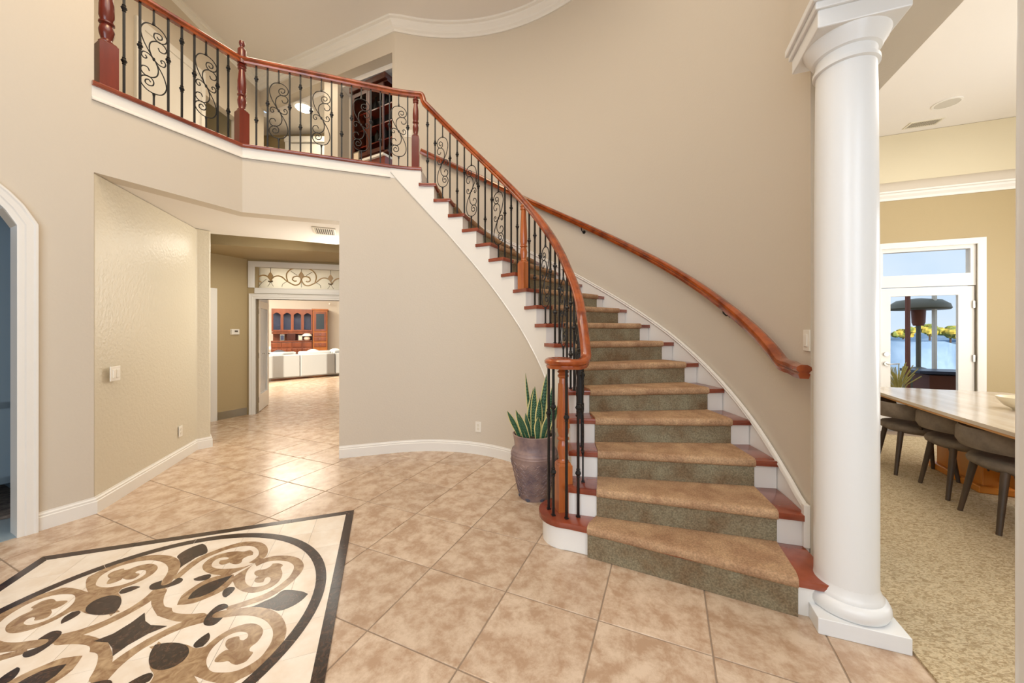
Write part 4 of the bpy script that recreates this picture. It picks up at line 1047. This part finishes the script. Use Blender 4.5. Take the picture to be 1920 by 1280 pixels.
for k in range(50):
    a = random.uniform(0, 2*pi); l = random.uniform(.3, .6); t = random.uniform(.05, .3); mb.tube([(0, 0, 0), (t*.4*cos(a), t*.4*sin(a), l*.6), (t*cos(a), t*sin(a), l)], .008, 4)
o = mb.build('blades', M['straw'], gr); o['kind'] = 'stuff'
MB().lathe([(.14, -.27), (.18, 0), (.16, 0)], n=16).build('planter', M['plate'], gr)
# eave outside the transom
ev = MB(); 
for k in range(9):
    ev.prism([we(-2.4, .35+k*.12), we(.35-.12*k*.5, .35+k*.12), we(.35-.12*k*.5, .46+k*.12), we(-2.4, .46+k*.12)], 2.62-.0*k, 2.66)
eo = struct('trim_8', ev, M['eave'])

# ------------------------------------------------------------------ den beyond the arched door
def wd2(s_, d): q = wa(s_)+nA_*d; return (q.x, q.y)
struct('floor_den', MB().prism([wd2(.16, .0), wd2(2.2, .0), wd2(2.2, 3.2), wd2(.16, 3.2)], -.004, .004), M['denfloor'])
struct('wall_den', MB().prism([wd2(.10, .14), wd2(.16, .14), wd2(.16, 3.1), wd2(.10, 3.1)], 0, 2.7).prism([wd2(.1, 3.0), wd2(2.6, 3.0), wd2(2.6, 3.1), wd2(.1, 3.1)], 0, 2.7).prism([wd2(2.5, .14), wd2(2.6, .14), wd2(2.6, 3.1), wd2(2.5, 3.1)], 0, 2.7), M['denwall'])
struct('ceiling_den', MB().prism([wd2(.1, .14), wd2(2.6, .14), wd2(2.6, 3.1), wd2(.1, 3.1)], 2.62, 2.7), M['denwall'])
bi = thing('built_in_bookcase', 'dark blue-grey built-in bookcase inside the arched doorway at the left', 'bookcase')
def dbox(mb, s0, s1, d0, d1, z0, z1): s0 += .32; s1 += .32; mb.prism([wd2(s0, d0), wd2(s1, d0), wd2(s1, d1), wd2(s0, d1)], z0, z1); return mb
dbox(MB(), -.15, -.13, .5, 2.9, .25, 2.3).build('back_panel', M['dendark'], bi)
for d in (.5, 1.3, 2.1, 2.88): dbox(MB(), -.13, .12, d, d+.05, .25, 2.3).build('upright', M['denwall'], bi)
for z in (.25, .80, 2.25): dbox(MB(), -.13, .14, .5, 2.93, z, z+.05).build('shelf', M['denwall'], bi)
dbox(MB(), -.13, .10, .55, 2.88, .30, .80).build('cabinet_front', M['denwall'], bi)
rg = MB(); pts = []
for k in range(24):
    a = 2*pi*k/24; r = .55+.06*sin(5*a)+.04*sin(9*a); pts.append((r*cos(a)*1.1, r*sin(a)))
o = rg.prism(pts, .004, .03).build('fur_rug', M['rug'], bevel=.008); o.location = (wd2(.45, .95)[0], wd2(.45, .95)[1], .001); tag(o, 'dark brown fur rug on the floor inside the arched doorway', 'rug')

# ------------------------------------------------------------------ living room beyond the hall
LB0 = Vector((-8.9, 11.45)); LBd = Vector((1.37, .62)).normalized()
struct('wall_living_back', MB().prism([(-8.35, 12.10), (-6.30, 13.08), (-2.0, 13.4), (-2.0, 13.5), (-6.35, 13.20), (-8.38, 12.22)], 0, 3.0), M['paint'])
struct('ceiling_living', MB().prism([(-11, 6.3), (-4.6, 6.2), (-1.0, 7.2), (-1.5, 13.6), (-10.4, 13)], 2.92, 3.0), M['ceil'])
struct('wall_living_right', MB().prism([(-2.1, 6.9), (-2.0, 6.9), (-2.0, 13.4), (-2.1, 13.4)], 0, 2.92), M['paint'])
# side window wall behind the open leaf
V0 = Vector((-4.50, 6.16)); V1 = Vector((-5.13, 7.62)); vd = (V1-V0).normalized(); vn = Vector((-vd.y, vd.x))
def wv(s_, d): q = V0+vd*s_+vn*d; return (q.x, q.y)
Lw = (V1-V0).length
w3 = MB(); w3.prism([wv(0, 0), wv(.12, 0), wv(.12, .1), wv(0, .1)], 0, 2.92).prism([wv(Lw-.13, -.02), wv(Lw, -.02), wv(Lw, .12), wv(Lw-.13, .12)], 0, 2.92).prism([wv(.12, 0), wv(Lw-.13, 0), wv(Lw-.13, .1), wv(.12, .1)], 2.1, 2.92).prism([wv(.12, 0), wv(Lw-.13, 0), wv(Lw-.13, .1), wv(.12, .1)], 0, .1)
for k in (1, 2): s_ = .12+(Lw-.25)*k/3; w3.prism([wv(s_-.02, .02), wv(s_+.02, .02), wv(s_+.02, .08), wv(s_-.02, .08)], .1, 2.1)
w3o = struct('window_3', w3, M['white']); MB().prism([wv(.12, .045), wv(Lw-.13, .045), wv(Lw-.13, .05), wv(.12, .05)], .1, 2.1).build('pane', M['glass'], w3o)
q0 = wv(Lw, 0)
w4 = MB(); e = Vector((-.92, -.39))
def wq(s_, d=0): q = Vector(q0)+e*s_+Vector((-.39, .92))*d; return (q.x, q.y)
for s_ in (0, .95, 1.9, 2.9, 3.9, 4.9): w4.prism([wq(s_), wq(s_+.12), wq(s_+.12, .1), wq(s_, .1)], 0, 2.92)
w4.prism([wq(0), wq(5), wq(5, .1), wq(0, .1)], 2.35, 2.92); w4.prism([wq(0), wq(5), wq(5, .1), wq(0, .1)], 1.02, 1.07)
struct('window_4', w4, M['white'])
# hedge outside
for k, (x, y, r) in enumerate(((-6.6, 7.6, .8), (-7.8, 8.6, .9))): pass
bush((-7.2, 6.0, 0), 1.0, 'pale green garden bush seen through the open glazed door', M['hedge'], None, 'bush', 14) if False else None
w5 = MB()
for k in range(5):
    a_ = Vector((-8.38, 12.10))-Vector((.902, .431))*(.05+.62*k); w5.box((a_.x, a_.y, 1.46), (.07, .07, 2.92), .445)
a_ = Vector((-8.38, 12.10))-Vector((.902, .431))*1.3; w5.box((a_.x, a_.y, 2.62), (2.6, .07, .6), .445); w5.box((a_.x, a_.y, .05), (2.6, .07, .1), .445); w5.box((a_.x, a_.y, 2.0), (2.6, .05, .06), .445)
struct('window_5', w5, M['white'])
hb = thing('garden_bush', 'pale green garden bush seen through the open glazed door', 'bush', (-9.7, 13.2, -.05))
# french door leaf
hg = Vector((-4.300, 6.13)); le = Vector((-4.590, 6.81)); ld = (le-hg).normalized(); ln = Vector((-ld.y, ld.x)); LL = (le-hg).length
d3 = thing('french_door', 'open white french door leaf with tall glass pane at the hall doorway', 'door', (hg.x, hg.y, .012), atan2(ld.y, ld.x))
MB().box((.055, 0, .94), (.11, .04, 1.88)).box((LL-.055, 0, .94), (.11, .04, 1.88)).box((LL/2, 0, .14), (LL-.22, .04, .28)).box((LL/2, 0, 1.82), (LL-.22, .04, .12)).build('frame', M['white'], d3)
MB().box((LL/2, 0, 1.02), (LL-.22, .008, 1.48)).build('pane', M['glass'], d3)
for z in (.2, .95, 1.7): MB().box((-.006, 0, z), (.02, .045, .09)).build('hinge', M['chrome'], d3)
MB().tube([(LL-.05, -.05, .95), (LL-.05, .05, .95)], .012, 8).tube([(LL-.05, -.05, .95), (LL-.15, -.05, .95)], .008, 8).tube([(LL-.05, .05, .95), (LL-.15, .05, .95)], .008, 8).build('door_handle', M['chrome'], d3, smooth=50)
# bush foliage
mb = MB()
for k in range(420):
    mb.ell((random.gauss(0, .55), random.gauss(0, .35), random.uniform(.3, 2.0)), (.07, .07, .045), 5, 4, .3)
mb.build('foliage', M['hedge'], hb); MB().tube([(0, 0, 0), (0, 0, 1)], .05, 6).build('trunk', M['chairleg'], hb)
# sofa
sf0 = Vector((-6.75, 9.73)); sfd = Vector((1.15, 1.19)).normalized(); sfn = Vector((-sfd.y, sfd.x))
so = thing('sofa', 'long light grey sofa seen from behind in the far living room', 'sofa', (sf0.x, sf0.y, .0), atan2(sfd.y, sfd.x))
for k in range(3):
    MB().box((.48+.96*k, .09, .40), (.945, .20, .62)).build('back_section', M['grayfab'], so, bevel=.02)
    MB().box((.48+.96*k, .30, .62), (.90, .20, .34)).build('back_cushion', M['grayfab'], so, bevel=.05, smooth=60)
    MB().box((.48+.96*k, .62, .36), (.93, .80, .20)).build('seat_cushion', M['grayfab'], so, bevel=.03)
MB().box((1.44, .52, .15), (2.86, .94, .18)).build('seat_base', M['grayfab'], so, bevel=.01)
for x, y in ((.08, .08), (2.8, .08), (.08, .95), (2.8, .95)): MB().box((x, y, .03), (.06, .06, .06)).build('foot', M['chairleg'], so)
for k, (x, m__, lb) in enumerate(((.55, 'darkfab', 'dark cushion on the left end of the grey sofa'), (1.45, 'grayfab', 'pale cushion in the middle of the grey sofa'), (2.1, 'lampshade', 'cream cushion at the right of the grey sofa'))):
    q = sf0+sfd*x+sfn*.47
    o = MB().ell((0, 0, 0), (.24, .08, .20), 16, 10).build('cushion', M[m__], smooth=80); o.location = (q.x, q.y, .645); o.rotation_euler = (-.25, 0, atan2(sfd.y, sfd.x)); tag(o, lb, 'cushion')
# wall cabinet in living room
wc0 = Vector((-8.35, 11.65))+Vector((1.37, .66)).normalized()*.52; wcd = Vector((1.37, .66)).normalized(); 
wcab = thing('wall_unit', 'red-brown wooden wall unit with arched glass doors behind the grey sofa', 'cabinet', (wc0.x, wc0.y, 0), atan2(wcd.y, wcd.x))
WL = 1.18; WM = WL/2; DPW = WL/4
MB().box((WM, .16, .52), (WL, .44, 1.04)).build('base_unit', M['maple'], wcab)
MB().box((WM, .15, 1.05), (WL, .48, .035)).build('counter', M['maple'], wcab, bevel=.005)
MB().box((WM, .36, 1.6), (WL, .03, 1.08)).build('back_panel', M['maple'], wcab)
MB().box((WM, .20, 1.33), (WL, .30, .06)).box((WM, .20, 2.10), (WL, .36, .06)).build('shelf', M['maple'], wcab)
for k in range(4):
    x0 = DPW*k; w_ = DPW
    mb = MB().box((x0+.02, .04, 1.72), (.04, .03, .70)).box((x0+w_-.02, .04, 1.72), (.04, .03, .70)).box((x0+w_/2, .04, 1.40), (w_-.08, .03, .06))
    n = 8; iw = w_-.08
    for j in range(n):
        xa = x0+.04+iw*j/n; xb = x0+.04+iw*(j+1)/n; za = 1.93+.07*sin(pi*j/n); zb = 1.93+.07*sin(pi*(j+1)/n)
        mb.add([(xa, .025, za), (xb, .025, zb), (xb, .025, 2.07), (xa, .025, 2.07), (xa, .055, za), (xb, .055, zb), (xb, .055, 2.07), (xa, .055, 2.07)], ((0,1,2,3),(4,7,6,5),(0,4,5,1),(2,6,7,3),(0,3,7,4),(1,5,6,2)))
    dd = mb.build('glass_door', M['maple'], wcab); MB().box((x0+w_/2, .05, 1.70), (w_-.09, .006, .6)).build('pane', M['glass'], dd)
    for sx in (-1, 1): MB().box((x0+w_/2+sx*w_*.24, -.07, .45), (w_*.44, .02, .70)).build('door', M['maple'], wcab, bevel=.006)
    MB().box((x0+w_/2, -.07, .93), (w_*.92, .02, .15)).build('drawer', M['maple'], wcab, bevel=.006)
MB().box((WM, .30, 1.72), (WL-.04, .02, .7)).build('dark_back', M['slate'], wcab)
tq = wc0+wcd*1.20
tw_ = thing('corner_tower', 'tall orange-brown wooden corner cupboard at the right end of the wall unit', 'cabinet', (tq.x, tq.y, 0), atan2(wcd.y, wcd.x))
MB().box((.22, .12, 1.05), (.44, .50, 2.10)).build('carcass', M['towerw'], tw_, bevel=.005); MB().box((.22, .12, 2.12), (.50, .56, .05)).build('cornice', M['towerw'], tw_)
MB().box((.22, -.14, 1.72), (.36, .02, .66)).build('door', M['maple'], tw_, bevel=.005); MB().box((.22, -.155, 1.72), (.24, .01, .52)).build('pane', M['dendark'], tw_)
for z in (1.28, 1.12, .92): d_ = MB().box((.22, -.14, z), (.36, .02, .13)).build('drawer', M['maple'], tw_, bevel=.005); MB().ell((.22, -.165, z), (.013, .013, .013), 8, 6).build('knob', M['chrome'], d_)
def onc(x, y, z): q = wc0+wcd*x+Vector((-wcd.y, wcd.x))*y; return (q.x, q.y, z)
lm = thing('table_lamp', 'small ceramic lamp with pale dome shade on the wall unit counter', 'lamp', onc(1.02, .06, 1.072))
MB().lathe([(.05, 0), (.09, .03), (.10, .08), (.07, .13), (.02, .15)], n=18).build('base', M['ceramic'], lm, smooth=50); MB().lathe([(.15, .15), (.14, .19), (.08, .235), (.02, .24)], n=20).build('lamp_shade', M['lampshade'], lm, smooth=50)
for k, (x, w, h, m__, lb) in enumerate(((.82, .13, .17, 'ceramic', 'small silver picture frame beside the lamp on the wall unit'), (.56, .24, .24, 'darkwood', 'large dark picture frame in the middle of the wall unit counter'), (.30, .13, .20, 'slate', 'narrow blue picture frame left of the dark frame on the wall unit'))):
    f = thing('picture_frame', lb, 'picture frame', onc(x, .05, 1.072), atan2(wcd.y, wcd.x)); MB().box((0, 0, h/2), (w, .02, h)).build('frame', M['chrome'] if k != 1 else M['darkwood'], f, bevel=.004); MB().box((0, -.012, h/2), (w*.7, .006, h*.7)).build('photo', M[m__], f)
# security sensor on wall
o = MB().ell((0, 0, 0), (.035, .03, .04), 10, 8).build('motion_sensor', M['plate'], smooth=60); o.location = (-6.45, 12.83, 2.35); tag(o, 'small white motion sensor high on the living room wall', 'sensor')

# ------------------------------------------------------------------ pot and snake plant
pp = thing('potted_snake_plant', 'snake plant in a tall mottled purple-brown clay pot beside the bottom step', 'plant', (.185, 3.015, 0))
pot = [(.105, 0), (.120, .0), (.122, .022), (.125, .03), (.150, .13), (.176, .25), (.190, .315), (.192, .345), (.196, .352), (.192, .36), (.195, .372), (.188, .38), (.186, .395), (.170, .405), (.163, .415), (.166, .46), (.176, .51), (.180, .522), (.172, .526), (.162, .50), (.10, .495)]
pm = MB(); n = 40; vs = []
for r, z in pot:
    for k in range(n):
        a = 2*pi*k/n
        f = 1
        if z < .05: f = .96+.04*abs(cos(3*a))
        vs.append((r*f*cos(a), r*f*sin(a), z))
pm.add(vs, [(j*n+k, j*n+(k+1) % n, (j+1)*n+(k+1) % n, (j+1)*n+k) for j in range(len(pot)-1) for k in range(n)]+[tuple(range(n-1, -1, -1))])
pot_o = pm.build('pot', M['pot'], pp, smooth=50)
wv_ = MB()   # raised woven relief on the lower body
for row in range(11):
    z = .055+row*.0255; r = .128+(z-.03)*.235
    for k in range(30):
        a = 2*pi*(k+.5*(row % 2))/30; tl = .55 if (row+k) % 2 else -.55
        c = (r*cos(a), r*sin(a), z); dx_, dy_ = -sin(a), cos(a); L_ = .013
        P = [(c[0]-dx_*L_*cos(tl), c[1]-dy_*L_*cos(tl), z-L_*sin(tl)), (c[0]+dx_*L_*cos(tl), c[1]+dy_*L_*cos(tl), z+L_*sin(tl))]
        wv_.tube(P, .0045, 4)
o = wv_.build('woven_relief', M['pot'], pot_o, smooth=60); o['kind'] = 'stuff'
MB().lathe([(.128, 0), (.132, .018), (.118, .026)], n=6).build('foot', M['potdark'], pp)
MB().lathe([(.165, .49), (.165, .503)], n=24).build('soil', M['soil'], pp)
lmat = bpy.data.materials.new('snake_leaf'); lmat.use_nodes = True; t = lmat.node_tree; nn = t.nodes; bs = nn['Principled BSDF']; bs.inputs['Roughness'].default_value = .38
uv = nn.new('ShaderNodeUVMap'); sx = nn.new('ShaderNodeSeparateXYZ'); t.links.new(uv.outputs[0], sx.inputs[0])
wvt = nn.new('ShaderNodeTexWave'); wvt.wave_type = 'BANDS'; wvt.bands_direction = 'Y'; wvt.inputs['Scale'].default_value = 6; wvt.inputs['Distortion'].default_value = 6; wvt.inputs['Detail'].default_value = 3
t.links.new(uv.outputs[0], wvt.inputs['Vector'])
r1 = nn.new('ShaderNodeValToRGB'); r1.color_ramp.elements[0].color = S(24, 62, 42); r1.color_ramp.elements[1].color = S(78, 122, 84); r1.color_ramp.elements[0].position = .3
t.links.new(wvt.outputs['Fac'], r1.inputs['Fac'])
sb = nn.new('ShaderNodeMath'); sb.operation = 'SUBTRACT'; sb.inputs[1].default_value = .5; ab = nn.new('ShaderNodeMath'); ab.operation = 'ABSOLUTE'; gt = nn.new('ShaderNodeMath'); gt.operation = 'GREATER_THAN'; gt.inputs[1].default_value = .36
t.links.new(sx.outputs[0], sb.inputs[0]); t.links.new(sb.outputs[0], ab.inputs[0]); t.links.new(ab.outputs[0], gt.inputs[0])
mx = nn.new('ShaderNodeMixRGB'); mx.inputs[2].default_value = S(222, 208, 138); t.links.new(gt.outputs[0], mx.inputs[0]); t.links.new(r1.outputs[0], mx.inputs[1]); t.links.new(mx.outputs[0], bs.inputs['Base Color'])
def leaf_obj(base, tip, w, bend, face):
    n = 14; m = 5; bx, by = base; vs = []; uvs = []
    B = Vector((bx, by, .49)); Tp = Vector(tip); mid = (B+Tp)/2+Vector(bend)
    side = Vector((cos(face), sin(face), 0)); fw = Vector((-side.y, side.x, 0))
    for i in range(n+1):
        t_ = i/n; p = B*(1-t_)**2+2*mid*t_*(1-t_)+Tp*t_*t_
        ww = w*(.55+.9*t_-.0) if t_ < .45 else w*(.955)*max(.02, (1-((t_-.45)/.55)**2.2))
        for j in range(m):
            s_ = (j/(m-1)-.5)*2; vs.append(p+side*ww*s_/1.0+fw*(s_*s_*ww*.45)); uvs.append((j/(m-1), t_))
    fs = [(i*m+j, i*m+j+1, (i+1)*m+j+1, (i+1)*m+j) for i in range(n) for j in range(m-1)]
    L = len(vs); vs2 = [v-fw*.004 for v in vs]
    me = bpy.data.meshes.new('leaf'); me.from_pydata([tuple(v) for v in vs+vs2], [], fs+[tuple(L+k for k in f[::-1]) for f in fs])
    ul_ = me.uv_layers.new(name='UVMap')
    for lp_ in me.loops: ul_.data[lp_.index].uv = uvs[lp_.vertex_index % L]
    for p_ in me.polygons: p_.use_smooth = True
    me.materials.append(lmat); o = bpy.data.objects.new('leaf', me); COL.objects.link(o); o.parent = pp
def lpx(u, v, y=0): Y = 3.015+y; return ((u-960)/680*Y-.185, y, CAMZ+(622-v)*Y/680)
LV = [((-.12, -.02), (951, 770, -.04), .024, 0), ((-.08, -.06), (967, 768, -.10), .022, .2), ((-.05, -.07), (973, 775, -.10), .022, -.2), ((-.03, -.02), (985, 774, .0), .020, .1),
      ((-.06, .03), (1000, 727, .03), .020, .3), ((-.01, -.03), (1003, 724, -.03), .026, -.2), ((.03, -.05), (1012, 745, -.05), .028, .1), ((.02, -.12), (1009, 781, -.13), .026, 0),
      ((.05, .03), (1021, 728, .04), .020, .3), ((.05, -.03), (1025, 700, .0), .026, -.1), ((-.02, .05), (985, 699, .04), .014, .2), ((.10, -.02), (1036, 722, .0), .024, .2),
      ((.08, -.08), (1035, 760, -.06), .026, -.3), ((.11, .02), (1048, 755, .0), .024, .3), ((.06, -.10), (1030, 775, -.10), .024, .1), ((-.10, .05), (974, 786, .05), .02, 0)]
for b_, (u, v, y), w, f in LV:
    tp = lpx(u, v, y); leaf_obj(b_, tp, w*1.22, (random.uniform(-.008, .008), random.uniform(-.01, .01), .01), f)

# ------------------------------------------------------------------ switches, outlets, thermostat
def plate(name, label, cat, p, nrm_, w, h, kind):
    a = atan2(nrm_[1], nrm_[0])+pi/2
    t = thing(name, label, cat, p, a)   # local -y faces the room
    MB().box((0, -.003, 0), (w, .007, h)).build('cover_plate', M['plate'], t, bevel=.002)
    if kind == 'rocker': MB().box((0, -.009, 0), (.034, .008, .068)).build('rocker', M['plate'], t, bevel=.002)
    if kind == 'two':
        for dx in (-.022, .022): MB().box((dx, -.009, 0), (.032, .008, .066)).build('rocker', M['plate'], t, bevel=.002)
    if kind == 'outlet':
        for dz in (-.02, .02): MB().lathe([(.016, 0), (.016, .003)], n=14).build('socket', M['vent'], t).matrix_local = Matrix.Translation((0, -.006, dz)) @ Matrix.Rotation(pi/2, 4, 'X')
    if kind == 'thermo': MB().box((0, -.014, 0), (w*.9, .02, h*.88)).build('body', M['plate'], t, bevel=.004); MB().box((.01, -.026, .01), (w*.35, .003, h*.3)).build('screen', M['ventdark'], t)
    return t
def onwall(u, v, p0, d):
    k = (u-960)/680; s_ = (k*p0[1]-p0[0])/(d[0]-k*d[1]); X = p0[0]+d[0]*s_; Y = p0[1]+d[1]*s_; return (X, Y, CAMZ+(622-v)*Y/680)
bd_ = Vector((-.54, 1.456)).normalized(); bn = (bd_.y, -bd_.x)
p = onwall(215, 700, (-3.11, 2.734), bd_); plate('light_switch', 'double white rocker switch on the textured slanted hall wall', 'switch', p, bn, .115, .115, 'two')
p = onwall(338, 808, (-3.11, 2.734), bd_); plate('wall_outlet', 'white outlet low on the textured slanted hall wall', 'outlet', p, bn, .07, .115, 'outlet')
p = onwall(440, 622, tuple(D0), -T1); plate('thermostat', 'cream thermostat on the tan hall wall beside the french door', 'thermostat', p, (T1.y, -T1.x), .13, .09, 'thermo')
a_ = math.atan2(0, 1)
def oncirc(u, v, R, far=True):
    k = (u-960)/680; a = k*k+1; b = -2*(k*CX+CY); c = CX*CX+CY*CY-R*R; d = sqrt(b*b-4*a*c); Y = (-b+(d if far else -d))/2/a; return (k*Y, Y, CAMZ+(622-v)*Y/680)
p = oncirc(897, 800, RW-.001); plate('wall_outlet', 'white outlet low on the curved wall left of the potted plant', 'outlet', p, (CX-p[0], CY-p[1]), .07, .115, 'outlet')
p = oncirc(1514, 638, 2.679); plate('light_switch', 'white rocker switch beside the column above the wall handrail end', 'switch', p, (CX-p[0], CY-p[1]), .072, .118, 'rocker')
p = oncirc(765, 250, 2.679); plate('light_switch', 'white switch plate on the wall at the top of the stairs', 'switch', p, (CX-p[0], CY-p[1]), .115, .115, 'two')
